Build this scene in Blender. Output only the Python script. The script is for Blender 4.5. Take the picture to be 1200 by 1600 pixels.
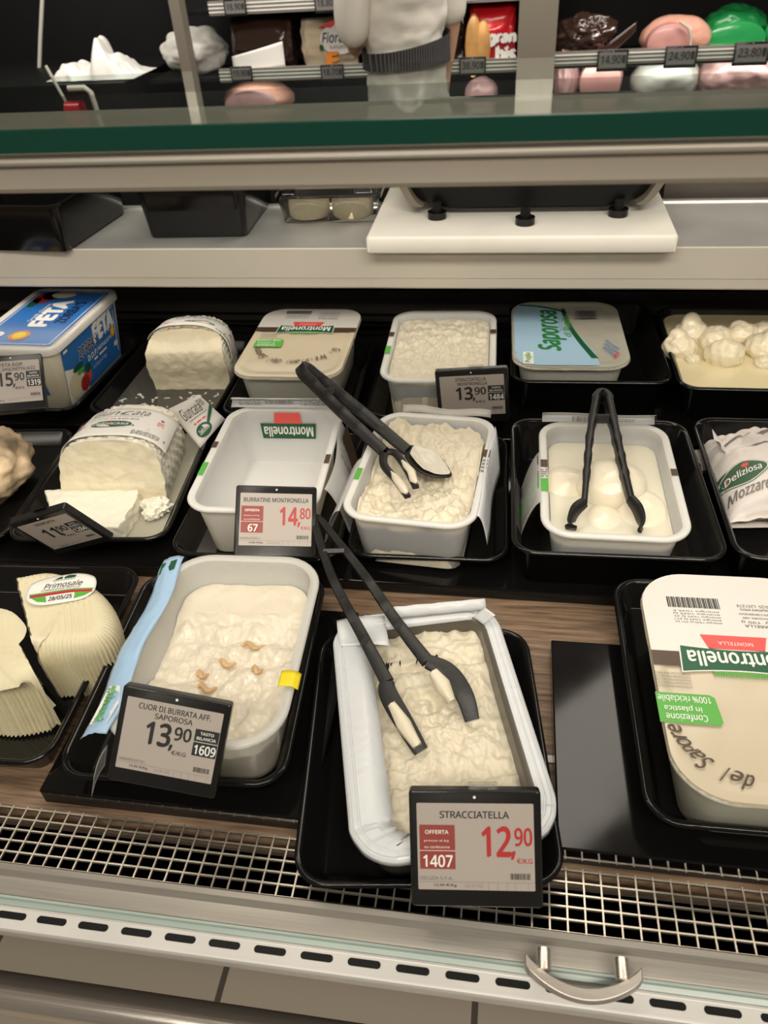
import bpy, bmesh, math, random
from mathutils import Vector, Matrix, noise
for _o in list(bpy.data.objects): bpy.data.objects.remove(_o)
random.seed(7)
SC = bpy.context.scene
COL = SC.collection
PI = math.pi

# ------------------------------------------------------------------ camera
CAM_R = Matrix(((0.98796168, -0.04712524, 0.14734627), (0.14458023, 0.62008852, -0.77109454), (-0.05502972, 0.78311521, 0.61943708)))
CAM_C = Vector((0, 0, 1.5))
FPX = 1200.0
cd = bpy.data.cameras.new('camera'); cam = bpy.data.objects.new('camera', cd); COL.objects.link(cam)
cam.matrix_world = Matrix.Translation(CAM_C) @ CAM_R.to_4x4()
cd.sensor_fit = 'HORIZONTAL'; cd.sensor_width = 36; cd.lens = 36; cd.clip_start = .02; cd.clip_end = 60
cd.dof.use_dof = True; cd.dof.focus_distance = .82; cd.dof.aperture_fstop = 13
SC.camera = cam

def ray(px, py): return CAM_R @ Vector(((px - 600) / FPX, (800 - py) / FPX, -1))
def P(px, py, z):
    d = ray(px, py); return CAM_C + d * ((z - CAM_C.z) / d.z)
def PY(px, py, y):
    d = ray(px, py); return CAM_C + d * (y / d.y)

# ------------------------------------------------------------------ world, lamps, exposure
SC.view_settings.view_transform = 'Standard'; SC.view_settings.look = 'None'
SC.view_settings.gamma = 1; SC.view_settings.use_curve_mapping = False
SC.view_settings.exposure = 0.0
w = bpy.data.worlds.new('shop'); SC.world = w; w.use_nodes = True
w.node_tree.nodes['Background'].inputs[0].default_value = (1, .86, .70, 1)
w.node_tree.nodes['Background'].inputs[1].default_value = .14

def area(name, loc, target, sx, sy, power, col=(1, .90, .77)):
    ld = bpy.data.lights.new(name, 'AREA'); ld.shape = 'RECTANGLE'; ld.size = sx; ld.size_y = sy; ld.energy = power; ld.color = col
    o = bpy.data.objects.new(name, ld); COL.objects.link(o); o.location = loc
    o.rotation_euler = (Vector(target) - Vector(loc)).to_track_quat('-Z', 'Y').to_euler()
    return o
area('case_led', (-.1, .50, 1.372), (-.1, .80, .9), 2.6, .03, 2.15)            # LED strip under the front light rail
area('shelf_led', (-.1, 1.105, 1.050), (-.1, .98, .86), 2.6, .02, .8)        # LED strip under the shelf
area('shop_ceiling', (.2, -1.1, 3.0), (0, .8, .9), 2.4, .5, 62, (1, .91, .79)) # ceiling tubes over the aisle
area('counter_ceiling', (.1, 1.6, 3.0), (0, 1.7, 1.0), 3.0, .5, 26, (1, .9, .78))
area('lower_ham_fill', (.3, 3.23, 1.0), (.3, 3.36, .86), 2.8, .05, 5, (1, .94, .85))   # fill lamp added under the fridge shelf to brighten the lower hams
area('wall_fridge_led', (-.4, 2.9, 2.0), (-.4, 3.5, 1.0), 4.0, .1, 34, (1, .95, .86))

# ------------------------------------------------------------------ materials
def mat(name, col, rough=.5, metal=0, spec=.5, bump=0, bscale=60, var=0, vscale=12, trans=0, alpha=1, sss=0, coat=0, emit=None, aniso=None):
    m = bpy.data.materials.new(name); m.use_nodes = True
    nt = m.node_tree; b = nt.nodes['Principled BSDF']
    b.inputs['Base Color'].default_value = (*col, 1); b.inputs['Roughness'].default_value = rough
    b.inputs['Metallic'].default_value = metal; b.inputs['Specular IOR Level'].default_value = spec
    b.inputs['Transmission Weight'].default_value = trans; b.inputs['Alpha'].default_value = alpha
    b.inputs['Coat Weight'].default_value = coat; b.inputs['Coat Roughness'].default_value = .08
    if sss:
        b.inputs['Subsurface Weight'].default_value = sss
        b.inputs['Subsurface Radius'].default_value = (1, .8, .5); b.inputs['Subsurface Scale'].default_value = .008
    tc = nt.nodes.new('ShaderNodeTexCoord'); src = tc.outputs['Object']
    if aniso:
        mp = nt.nodes.new('ShaderNodeMapping'); mp.inputs['Scale'].default_value = aniso
        nt.links.new(src, mp.inputs[0]); src = mp.outputs[0]
    if bump:
        n = nt.nodes.new('ShaderNodeTexNoise'); n.inputs['Scale'].default_value = bscale; n.inputs['Detail'].default_value = 6
        bp = nt.nodes.new('ShaderNodeBump'); bp.inputs['Strength'].default_value = bump; bp.inputs['Distance'].default_value = .002
        nt.links.new(src, n.inputs[0]); nt.links.new(n.outputs[0], bp.inputs['Height']); nt.links.new(bp.outputs[0], b.inputs['Normal'])
    n2 = nt.nodes.new('ShaderNodeTexNoise'); n2.inputs['Scale'].default_value = vscale; n2.inputs['Detail'].default_value = 4
    nt.links.new(src, n2.inputs[0])
    mr = nt.nodes.new('ShaderNodeMapRange'); mr.inputs[3].default_value = max(0, rough - .08); mr.inputs[4].default_value = min(1, rough + .08)
    nt.links.new(n2.outputs[0], mr.inputs[0]); nt.links.new(mr.outputs[0], b.inputs['Roughness'])
    if var:
        hs = nt.nodes.new('ShaderNodeHueSaturation'); hs.inputs['Color'].default_value = (*col, 1)
        m2 = nt.nodes.new('ShaderNodeMapRange'); m2.inputs[1].default_value = .3; m2.inputs[2].default_value = .7
        m2.inputs[3].default_value = 1 - var; m2.inputs[4].default_value = 1 + var
        nt.links.new(n2.outputs[0], m2.inputs[0]); nt.links.new(m2.outputs[0], hs.inputs['Value']); nt.links.new(hs.outputs[0], b.inputs['Base Color'])
    if emit:
        b.inputs['Emission Color'].default_value = (*col, 1); b.inputs['Emission Strength'].default_value = emit
    return m

def glass_mat(name, tint, rough=.02, boost=1.0):
    m = bpy.data.materials.new(name); m.use_nodes = True; nt = m.node_tree; nt.nodes.clear()
    out = nt.nodes.new('ShaderNodeOutputMaterial'); mx = nt.nodes.new('ShaderNodeMixShader')
    t = nt.nodes.new('ShaderNodeBsdfTransparent'); t.inputs[0].default_value = (*tint, 1)
    g = nt.nodes.new('ShaderNodeBsdfGlossy'); g.inputs['Roughness'].default_value = rough
    fr = nt.nodes.new('ShaderNodeFresnel'); fr.inputs[0].default_value = 1.45
    mu = nt.nodes.new('ShaderNodeMath'); mu.operation = 'MULTIPLY'; mu.inputs[1].default_value = boost
    nt.links.new(fr.outputs[0], mu.inputs[0]); nt.links.new(mu.outputs[0], mx.inputs[0])
    nt.links.new(t.outputs[0], mx.inputs[1]); nt.links.new(g.outputs[0], mx.inputs[2]); nt.links.new(mx.outputs[0], out.inputs[0])
    return m

def pane_mat():
    m = bpy.data.materials.new('clean_pane'); m.use_nodes = True; nt = m.node_tree; nt.nodes.clear()
    out = nt.nodes.new('ShaderNodeOutputMaterial'); t = nt.nodes.new('ShaderNodeBsdfTransparent')
    t.inputs[0].default_value = (.985, .99, .985, 1); nt.links.new(t.outputs[0], out.inputs[0]); return m

def wood_mat():
    m = mat('wood_plank', (.2, .13, .08), .5); nt = m.node_tree; b = nt.nodes['Principled BSDF']
    tc = nt.nodes.new('ShaderNodeTexCoord'); mp = nt.nodes.new('ShaderNodeMapping'); mp.inputs['Scale'].default_value = (3, 55, 20)
    n = nt.nodes.new('ShaderNodeTexNoise'); n.inputs['Scale'].default_value = 4; n.inputs['Detail'].default_value = 8; n.inputs['Roughness'].default_value = .65
    r = nt.nodes.new('ShaderNodeValToRGB'); e = r.color_ramp.elements
    e[0].position = .3; e[0].color = (.065, .038, .025, 1); e[1].position = .7; e[1].color = (.36, .25, .165, 1)
    k = e.new(.5); k.color = (.21, .135, .085, 1)
    nt.links.new(tc.outputs['Object'], mp.inputs[0]); nt.links.new(mp.outputs[0], n.inputs[0]); nt.links.new(n.outputs[0], r.inputs[0]); nt.links.new(r.outputs[0], b.inputs['Base Color'])
    return m

def tile_mat():
    m = mat('floor_tile', (.4, .35, .28), .35); nt = m.node_tree; b = nt.nodes['Principled BSDF']
    tc = nt.nodes.new('ShaderNodeTexCoord'); br = nt.nodes.new('ShaderNodeTexBrick'); br.offset = 0
    br.inputs['Scale'].default_value = 1; br.inputs['Brick Width'].default_value = .45; br.inputs['Row Height'].default_value = .45; br.inputs['Mortar Size'].default_value = .006
    br.inputs['Color1'].default_value = (.46, .40, .32, 1); br.inputs['Color2'].default_value = (.42, .37, .30, 1); br.inputs['Mortar'].default_value = (.10, .085, .07, 1)
    nt.links.new(tc.outputs['Object'], br.inputs[0]); nt.links.new(br.outputs[0], b.inputs['Base Color']); return m

def stripe_mat():
    m = mat('pinstripe', (.03, .03, .035), .8); nt = m.node_tree; b = nt.nodes['Principled BSDF']
    tc = nt.nodes.new('ShaderNodeTexCoord'); wv = nt.nodes.new('ShaderNodeTexWave'); wv.inputs['Scale'].default_value = 28
    r = nt.nodes.new('ShaderNodeValToRGB'); r.color_ramp.elements[0].position = .86; r.color_ramp.elements[0].color = (.022, .021, .024, 1)
    r.color_ramp.elements[1].position = .95; r.color_ramp.elements[1].color = (.16, .15, .15, 1)
    nt.links.new(tc.outputs['Object'], wv.inputs[0]); nt.links.new(wv.outputs[0], r.inputs[0]); nt.links.new(r.outputs[0], b.inputs['Base Color']); return m

M = dict(
    black=mat('black_plastic', (.006, .0055, .0055), .14, spec=.35),
    blackm=mat('black_matt', (.006, .006, .006), .45, spec=.2),
    riser=mat('black_acrylic', (.005, .0045, .0045), .09, spec=.35),
    grip=mat('black_nylon', (.009, .0085, .0085), .42, bump=.15, bscale=300),
    tub=mat('milky_plastic', (.86, .84, .80), .32, alpha=.86, spec=.4, sss=.6),
    tubc=mat('clear_milky_plastic', (.82, .81, .77), .25, alpha=.52, spec=.5),
    tubs=mat('milky_plastic_dense', (.80, .75, .60), .32, spec=.4, sss=.5),
    liner=mat('taupe_tub', (.105, .09, .072), .3),
    film=mat('clear_film', (.88, .88, .86), .18, alpha=.35, bump=.5, bscale=40),
    filmc=mat('clear_lid_film', (.9, .9, .88), .12, alpha=.10, bump=.4, bscale=40, coat=.6),
    filmw=mat('white_film', (.66, .68, .71), .28, bump=.35, bscale=90, spec=.5),
    filmb=mat('blue_film', (.38, .56, .78), .3, bump=.3, bscale=60),
    cream=mat('fresh_curd', (.76, .69, .545), .38, sss=.25, bump=.55, bscale=110, var=.03, vscale=60),
    creamw=mat('creamy_curd', (.74, .67, .55), .28, sss=.3, bump=.15, bscale=60, var=.03, vscale=30),
    curd=mat('firm_curd', (.80, .72, .54), .6, sss=.2, bump=.6, bscale=160, var=.05, vscale=50),
    curdw=mat('white_curd', (.86, .82, .70), .6, sss=.2, bump=.5, bscale=160, var=.03, vscale=50),
    rind=mat('pale_rind', (.74, .67, .47), .55, sss=.1, bump=.3, bscale=120, var=.05, vscale=18),
    crust=mat('brown_crust', (.58, .44, .29), .7, bump=.9, bscale=50, var=.62, vscale=30),
    whey=mat('whey', (.88, .77, .50), .16, sss=.3, spec=.5),
    wheyw=mat('milky_whey', (.80, .76, .63), .14, sss=.3, spec=.5),
    toffee=mat('browned_strand', (.66, .43, .22), .3, var=.2, vscale=60),
    knot=mat('mozzarella_knot_skin', (.88, .79, .60), .25, sss=.35, bump=.15, bscale=50, spec=.5),
    moz=mat('mozzarella_skin', (.87, .80, .65), .2, sss=.35, bump=.12, bscale=60, spec=.5),
    paper=mat('label_paper', (.86, .84, .80), .45),
    lidcl=mat('lid_film', (.60, .52, .385), .25, spec=.5),
    lidw=mat('lid_white', (.72, .695, .66), .28, spec=.5),
    lidblue=mat('lid_pale_blue', (.40, .60, .78), .22, spec=.5),
    lidgrey=mat('lid_grey', (.46, .44, .37), .22, spec=.5),
    ink=mat('ink_black', (.02, .02, .02), .5), inkg=mat('ink_grey', (.22, .20, .19), .5), brown=mat('ink_brown', (.085, .05, .032), .4),
    red=mat('ink_red', (.46, .035, .035), .45), tagred=mat('tag_red', (.30, .055, .045), .5), white=mat('ink_white', (.88, .87, .84), .45),
    coral=mat('ink_coral', (.85, .10, .09), .4), dgreen=mat('ink_dark_green', (.012, .10, .045), .4), sgreen=mat('ink_leaf_green', (.03, .22, .05), .4), green=mat('ink_green', (.10, .42, .06), .4),
    blue=mat('ink_blue', (.03, .17, .52), .35), orange=mat('ink_orange', (.75, .25, .03), .4), navy=mat('ink_navy', (.01, .03, .10), .4),
    tagp=mat('eink_paper', (.44, .385, .35), .4), tagd=mat('eink_grey', (.17, .16, .155), .4), tagsh=mat('tag_shell', (.010, .0095, .0095), .28),
    yellow=mat('yellow_marker', (.85, .68, .02), .45),
    alu=mat('brushed_aluminium', (.42, .39, .35), .38, metal=.6, aniso=(2, 120, 120), var=.06, vscale=6),
    alud=mat('anodised_rail', (.40, .355, .30), .5, metal=.25, var=.03, vscale=8),
    ledge=mat('grey_ledge', (.62, .61, .58), .38, metal=.1, var=.03),
    steel=mat('steel_mesh', (.62, .56, .48), .3, metal=.85),
    chrome=mat('satin_steel', (.78, .73, .66), .2, metal=.9, aniso=(1, 90, 90), var=.05),
    backw=mat('graphite_panel', (.045, .04, .036), .4, spec=.3),
    lip=mat('painted_lip', (.56, .52, .45), .5, metal=.1, var=.03, vscale=8),
    zinc=mat('zinc_plate', (.56, .56, .54), .4, metal=.55, var=.06, vscale=9),
    board=mat('cutting_board', (.84, .81, .74), .5, var=.03, vscale=14),
    gedge=mat('green_glass_edge', (.004, .045, .030), .12, spec=.5),
    gline=mat('pale_glass_edge', (.34, .42, .38), .2),
    gtop=glass_mat('top_glass', (.90, .94, .92), .03, .45), pane=pane_mat(), box=glass_mat('clear_box', (.93, .93, .92), .06, 1.6),
    wood=wood_mat(), tile=tile_mat(), stripe=stripe_mat(),
    skin=mat('skin', (.55, .33, .22), .5, sss=.15, var=.05), shirt=mat('white_cotton', (.72, .69, .62), .85, bump=.35, bscale=22),
    hair=mat('dark_hair', (.03, .02, .015), .5), trousers=mat('dark_trousers', (.03, .03, .035), .85),
    darkwall=mat('dark_panel', (.007, .007, .0075), .55, spec=.2), greywall=mat('grey_panel', (.09, .075, .065), .45), beige=mat('beige_post', (.20, .175, .14), .5),
    ham=mat('cooked_ham', (.70, .36, .27), .35, var=.12, vscale=14, coat=.3), hamcut=mat('ham_cut', (.62, .30, .28), .35, var=.10, vscale=20, coat=.3),
    hampink=mat('pink_ham', (.72, .42, .42), .3, var=.12, vscale=16, coat=.4), brownpack=mat('dark_glossy_wrap', (.045, .022, .016), .12, coat=.5, bump=.6, bscale=14),
    greenpack=mat('green_net_wrap', (.02, .30, .08), .2, coat=.4, bump=.5, bscale=26), redpack=mat('red_foil', (.62, .012, .02), .16, coat=.5, bump=.8, bscale=16),
    redflat=mat('red_print', (.35, .012, .02), .3), bread=mat('golden_slices', (.62, .33, .11), .4, var=.25, vscale=16), cremepack=mat('cream_pack', (.78, .66, .48), .35, bump=.4, bscale=16),
    netwhite=mat('white_net_wrap', (.66, .65, .60), .35, bump=.7, bscale=30), cordw=mat('white_cord', (.6, .57, .5), .5),
)

# ------------------------------------------------------------------ object helpers
def mk(name, V, F, m, parent=None, ang=40):
    me = bpy.data.meshes.new(name); me.from_pydata([tuple(v) for v in V], [], F); me.update()
    bm = bmesh.new(); bm.from_mesh(me); bmesh.ops.recalc_face_normals(bm, faces=bm.faces); bm.to_mesh(me); bm.free()
    if ang:
        me.shade_smooth(); me.set_sharp_from_angle(angle=math.radians(ang))
    o = bpy.data.objects.new(name, me); COL.objects.link(o); me.materials.append(m if not isinstance(m, str) else M[m])
    if parent: o.parent = parent
    return o

def tag(o, label, cat, group=None):
    o['label'] = label; o['category'] = cat
    if group: o['group'] = group
    return o

def thing(name, label, cat, loc=(0, 0, 0), rz=0, group=None, mw=None):
    o = bpy.data.objects.new(name, None); COL.objects.link(o); o.empty_display_size = .02
    if mw is not None: o.matrix_world = mw
    else: o.location = loc; o.rotation_euler = (0, 0, math.radians(rz))
    return tag(o, label, cat, group)

def struct(name, V, F, m, ang=None):
    o = mk(name, V, F, m, None, ang); o['kind'] = 'structure'; return o

class G:                                                             # a growing vertex / face list
    def __init__(s): s.V = []; s.F = []
    def add(s, V, F):
        n = len(s.V); s.V += [Vector(v) for v in V]; s.F += [tuple(i + n for i in f) for f in F]; return s
    def box(s, x0, y0, z0, x1, y1, z1):
        V = [(x0, y0, z0), (x1, y0, z0), (x1, y1, z0), (x0, y1, z0), (x0, y0, z1), (x1, y0, z1), (x1, y1, z1), (x0, y1, z1)]
        return s.add(V, [(0, 3, 2, 1), (4, 5, 6, 7), (0, 1, 5, 4), (1, 2, 6, 5), (2, 3, 7, 6), (3, 0, 4, 7)])
    def rings(s, R, cap0=True, cap1=True, closed=True):
        n = len(R[0]); V = [v for r in R for v in r]; F = []
        for k in range(len(R) - 1):
            for i in range(n if closed else n - 1):
                j = (i + 1) % n; F.append((k * n + i, k * n + j, (k + 1) * n + j, (k + 1) * n + i))
        if cap0: F.append(tuple(range(n - 1, -1, -1)))
        if cap1: F.append(tuple(range((len(R) - 1) * n, len(R) * n)))
        return s.add(V, F)
    def tube(s, pts, rad, n=10, caps=True):
        pts = [Vector(p) for p in pts]; rs = rad if isinstance(rad, (list, tuple)) else [rad] * len(pts); R = []
        up = None
        for i, p in enumerate(pts):
            t = (pts[min(i + 1, len(pts) - 1)] - pts[max(i - 1, 0)]).normalized()
            if up is None: up = Vector((0, 0, 1)) if abs(t.z) < .9 else Vector((0, 1, 0))
            a = t.cross(up).normalized(); up = a.cross(t).normalized()
            R.append([p + (a * math.cos(q) + up * math.sin(q)) * rs[i] for q in [2 * PI * k / n for k in range(n)]])
        return s.rings(R, caps, caps)
    def grid(s, fn, nu, nv):
        V = [fn(i / nu, j / nv) for j in range(nv + 1) for i in range(nu + 1)]
        F = [(j * (nu + 1) + i, j * (nu + 1) + i + 1, (j + 1) * (nu + 1) + i + 1, (j + 1) * (nu + 1) + i) for j in range(nv) for i in range(nu)]
        return s.add(V, F)
    def obj(s, name, m, parent=None, ang=40): return mk(name, s.V, s.F, m, parent, ang)

def bevel(o, wd, seg=2):
    md = o.modifiers.new('edge', 'BEVEL'); md.width = wd; md.segments = seg; md.limit_method = 'ANGLE'; md.angle_limit = math.radians(35); return o
def solid(o, t):
    md = o.modifiers.new('gauge', 'SOLIDIFY'); md.thickness = t; md.offset = 0; return o

def rr(wd, d, r, z=0, n=8):                                           # rounded rectangle, counter-clockwise
    r = max(.0008, min(r, wd / 2 - 1e-4, d / 2 - 1e-4)); out = []
    for cx, cy, a0 in ((wd / 2 - r, -d / 2 + r, -PI / 2), (wd / 2 - r, d / 2 - r, 0), (-wd / 2 + r, d / 2 - r, PI / 2), (-wd / 2 + r, -d / 2 + r, PI)):
        for k in range(n + 1):
            a = a0 + PI / 2 * k / n; out.append(Vector((cx + r * math.cos(a), cy + r * math.sin(a), z)))
    return out

def vessel(name, m, wd, d, r, prof, parent=None, rmin=.006, ang=50):
    g = G(); g.rings([rr(wd - 2 * i, d - 2 * i, max(rmin, r - i), z) for i, z in prof], True, True)
    return g.obj(name, m, parent, ang)

def tray(label, c, rz, wd, d, z0, h, r=.03, slope=.016, name='serving_tray', cat='tray', group='black trays in the case', m='black'):
    lip = .005; t = .0025
    prof = [(slope + .002, 0), (slope, .002), (lip + .001, h - .005), (lip, h - .004), (.001, h - .005), (0, h - .003), (.0012, h - .0005), (.003, h), (lip, h - .0006), (lip + t, h - .003), (slope + t, .006), (slope + t + .004, .0035)]
    o = vessel(name, m, wd, d, r, prof); o.location = (c[0], c[1], z0); o.rotation_euler = (0, 0, math.radians(rz))
    return tag(o, label, cat, group)

FL = .008
def tub(label, c, rz, wd, d, z0, h, s=.02, r=.035, m='tub', name='cheese_tub', group='plastic cheese tubs'):
    t = thing(name, label, 'tub', (c[0], c[1], z0), rz, group)
    prof = [(s + .003, 0), (s, .003), (FL + .002, h - .012), (FL, h - .006), (FL - .001, h - .005), (.0008, h - .005), (0, h - .003), (.001, h - .0008), (.003, h), (FL - .001, h - .0004), (FL + .0015, h - .002), (FL + .0025, h - .012), (s + .002, .006), (s + .006, .003)]
    vessel('tub_body', m, wd, d, r, prof, t)
    t['dims'] = [wd, d, h, s, r]
    return t
def inset_at(t, z):
    wd, d, h, s, r = t['dims']; k = z / h
    return (s + .0016) * (1 - k) + (FL + .002) * k

def fill(name, label, cat, tb, m, zf, K=46, n=16, group=None):          # a soft mass filling tub tb: surface at height zf(x, y, s)
    wd, d, h, s, r = tb['dims']; z00 = zf(0, 0, 0); i0 = inset_at(tb, z00); W_, D_, R_ = wd - 2 * i0, d - 2 * i0, max(.012, r - i0)
    g = G(); n = max(n * 9, 120); R = [[Vector((v.x * .93, v.y * .95, .004)) for v in rru(W_, D_, R_, 0, n)]]
    for k in range(K):
        sc = 1 - k / K; ring = []
        for v in rru(W_, D_, R_, 0, n):
            x, y = v.x * sc, v.y * sc; ring.append(Vector((x, y, zf(x, y, sc))))
        R.append(ring)
    g.rings(R, True, True)
    o = g.obj(name, m, None, 80); o.location = tb.location; o.rotation_euler = tb.rotation_euler
    return tag(o, label, cat, group)

def fb(x, y, f, o=4, seed=0): return noise.fractal(Vector((x * f, y * f, seed)), .9, 2.1, o)
def rdg(x, y, f, seed=0): return abs(noise.noise(Vector((x * f, y * f, seed))))

def rru(wd, d, r, z=0, n=160):                                        # the same outline with evenly spaced points
    base = rr(wd, d, r, z, 10); L = [0]
    for i in range(len(base)): L.append(L[-1] + (base[(i + 1) % len(base)] - base[i]).length)
    out = []; i = 0
    for k in range(n):
        q = L[-1] * k / n
        while L[i + 1] < q: i += 1
        out.append(base[i].lerp(base[(i + 1) % len(base)], (q - L[i]) / max(1e-9, L[i + 1] - L[i])))
    return out

# ------------------------------------------------------------------ printing: text and marks as thin geometry
_tc = {}
try:                                                                  # Blender's own bundled sans; its built-in font otherwise
    import os
    FONT = bpy.data.fonts.load(os.path.join(bpy.utils.resource_path('LOCAL'), 'datafiles', 'fonts', 'NotoSansMath-Regular.woff2'))
except Exception:
    FONT = None
def text_geo(s, bold=0, shear=0):
    key = (s, bold, shear)
    if key not in _tc:
        cu = bpy.data.curves.new('t', 'FONT'); cu.body = s; cu.size = 1
        if FONT and '€' not in s: cu.font = FONT
        cu.shear = shear; cu.resolution_u = 2
        ob = bpy.data.objects.new('t', cu); COL.objects.link(ob)
        dg = bpy.context.evaluated_depsgraph_get(); ev = ob.evaluated_get(dg); me = ev.to_mesh()
        V = [(v.co.x, v.co.y) for v in me.vertices]; F = [tuple(p.vertices) for p in me.polygons]
        ev.to_mesh_clear(); bpy.data.objects.remove(ob); bpy.data.curves.remove(cu)
        _tc[key] = (V, F)
    return _tc[key]

class Ink:
    """Marks in a flat frame (x right, y up); build() maps them onto a surface."""
    def __init__(s): s.d = {}
    def add(s, m, V, F, layer=1): s.d.setdefault((m, layer), []).append((list(V), list(F)))
    def text(s, t, x0, y0, x1, y1, m, bold=0, shear=0, layer=2, rot=0, fn=None):
        V, F = text_geo(t, 0, shear)
        ax, bx = min(v[0] for v in V), max(v[0] for v in V); ay, by = min(v[1] for v in V), max(v[1] for v in V)
        out = []
        for x, y in V:
            u, v = (x - ax) / (bx - ax), (y - ay) / max(1e-6, by - ay)
            if fn: out.append(fn(u, v)); continue
            if rot: X, Y = (x0 + x1) / 2 + (u - .5) * (x1 - x0) * math.cos(rot) - (v - .5) * (y1 - y0) * math.sin(rot), (y0 + y1) / 2 + (u - .5) * (x1 - x0) * math.sin(rot) + (v - .5) * (y1 - y0) * math.cos(rot)
            else: X, Y = x0 + u * (x1 - x0), y0 + v * (y1 - y0)
            out.append((X, Y))
        s.add(m, out, F, layer)
        if bold > 0:                                                   # heavier weight: the glyphs drawn again a hair to each side, each a hair higher
            b0 = bold * 1.1; n = len(V)
            for q, (dx, dy) in enumerate(((1, 0), (-1, 0), (.5, .8), (-.5, -.8))):
                du, dv = dx * b0 / (bx - ax), dy * b0 / max(1e-6, by - ay)
                if fn: o2 = [fn((x - ax) / (bx - ax) + du, (y - ay) / max(1e-6, by - ay) + dv) for x, y in V]
                else: o2 = [(x + du * (x1 - x0) * math.cos(rot), y + dv * (y1 - y0)) for x, y in out]
                s.add(m, [(*v, .09 * (q + 1)) for v in o2], F, layer)
    def rect(s, x0, y0, x1, y1, m, layer=1, nu=1, nv=1):
        V = [(x0 + (x1 - x0) * i / nu, y0 + (y1 - y0) * j / nv) for j in range(nv + 1) for i in range(nu + 1)]
        F = [(j * (nu + 1) + i, j * (nu + 1) + i + 1, (j + 1) * (nu + 1) + i + 1, (j + 1) * (nu + 1) + i) for j in range(nv) for i in range(nu)]
        s.add(m, V, F, layer)
    def poly(s, pts, m, layer=1): s.add(m, list(pts), [tuple(range(len(pts)))], layer)
    def disc(s, cx, cy, rx, ry, m, layer=1, n=24, rot=0):
        s.poly([(cx + rx * math.cos(a) * math.cos(rot) - ry * math.sin(a) * math.sin(rot), cy + rx * math.cos(a) * math.sin(rot) + ry * math.sin(a) * math.cos(rot)) for a in [2 * PI * k / n for k in range(n)]], m, layer)
    def bars(s, x0, y0, x1, y1, m, n=22, layer=2, seed=3):
        rn = random.Random(seed); x = x0; st = (x1 - x0) / n
        for k in range(n):
            s.rect(x, y0, x + st * rn.choice((.3, .5, .7)), y1, m, layer); x += st
    def lines(s, x0, y0, x1, y1, m, rows=5, layer=2, seed=1, dens=.7):   # unreadably small print
        rn = random.Random(seed); rh = (y1 - y0) / rows
        for k in range(rows):
            x = x0; y = y0 + k * rh + rh * .25
            while x < x1 - rh * .4:
                wd = rn.uniform(.6, 2.2) * rh; wd = min(wd, x1 - x); s.rect(x, y, x + wd, y + rh * .45, m, layer); x += wd + rh * .45
                if rn.random() > dens + .28: break
    def build(s, parent, fn, name='print', lift=.00022, nm=None):
        for (m, layer), items in sorted(s.d.items(), key=lambda q: (q[0][1], q[0][0])):
            its = []
            for V, F in items:
                V = [fn(v[0], v[1], (layer + (v[2] if len(v) > 2 else 0)) * lift) for v in V]
                its.append((V, F, [min(v[i] for v in V) for i in range(3)], [max(v[i] for v in V) for i in range(3)]))
            groups = []                                                # marks that stand apart become parts of their own
            for it in its:
                near = [gr for gr in groups if any(sum(max(0, max(o[2][i], it[2][i]) - min(o[3][i], it[3][i])) ** 2 for i in range(3)) ** .5 < .017 for o in gr)]
                groups = [gr for gr in groups if gr not in near] + [sum(near, []) + [it]]
            for gr in groups:
                V, F = [], []
                for it in gr: n = len(V); V += it[0]; F += [tuple(i + n for i in f) for f in it[1]]
                mk((nm or {}).get(m, name), V, F, M[m], parent, None)

NM = dict(sgreen='green_lettering', ink='black_lettering', inkg='small_print', red='red_lettering', tagred='red_panel', white='white_lettering', coral='red_logo_tab', dgreen='green_logo', green='green_badge', brown='brown_band', blue='blue_print', orange='origin_seal', navy='dark_lettering', lidcl='clear_window', lidw='white_panel', lidblue='pale_blue_panel', lidgrey='grey_panel', paper='label_ground', bread='picture_print', rind='cheese_picture', tagp='screen', yellow='yellow_print')

# ------------------------------------------------------------------ the shop
struct('floor', [(-6, -4, 0), (6, -4, 0), (6, 6, 0), (-6, 6, 0)], [(0, 1, 2, 3)], 'tile')
g = G(); g.box(-6, 3.95, 0, 6, 4.05, 3.2); struct('wall_back', g.V, g.F, 'darkwall')

# ------------------------------------------------------------------ refrigerated display case
XA, XB = -1.25, 1.05
case = thing('display_case', 'long refrigerated deli display case with a glass front and a green-edged glass top', 'display case', (0, 0, 0))
def cpart(name, m, boxes, parent=case, bv=0):
    g = G()
    for b in boxes: g.box(*b)
    o = g.obj(name, m, parent, None)
    if bv: bevel(o, bv)
    return o
cpart('deck', 'wood', [(XA, .337, .82, XB, 1.33, .85)])
# the case front in cross-section, swept along the case
def sweep_x(name, m, prof, parent=case, x0=XA, x1=XB, ang=35):
    g = G(); g.rings([[Vector((x, y, z)) for y, z in prof] for x in (x0, x1)], True, True); return g.obj(name, m, parent, ang)
sweep_x('inner_rail', 'alu', [(.2845, .80), (.2845, .853), (.2815, .858), (.277, .857), (.273, .852), (.2615, .8505), (.2575, .849), (.2575, .80)])  # outer flat also stands in for the hazy reflection low on the pane
sweep_x('glass_seat', 'gline', [(.2575, .83), (.2575, .8525), (.2555, .8525), (.2550, .8500), (.2515, .8485), (.2515, .83)])
sweep_x('front_rail', 'ledge', [(.2514, .79), (.2514, .8470), (.2505, .8455), (.2495, .8450)] + [(.2370, .8450), (.2345, .8440), (.2335, .8415), (.2345, .8365), (.2480, .79)])
sweep_x('front_apron', 'alud', [(.250, .791), (.252, .780), (.30, .765), (.34, .765), (.34, .791)])
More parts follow.
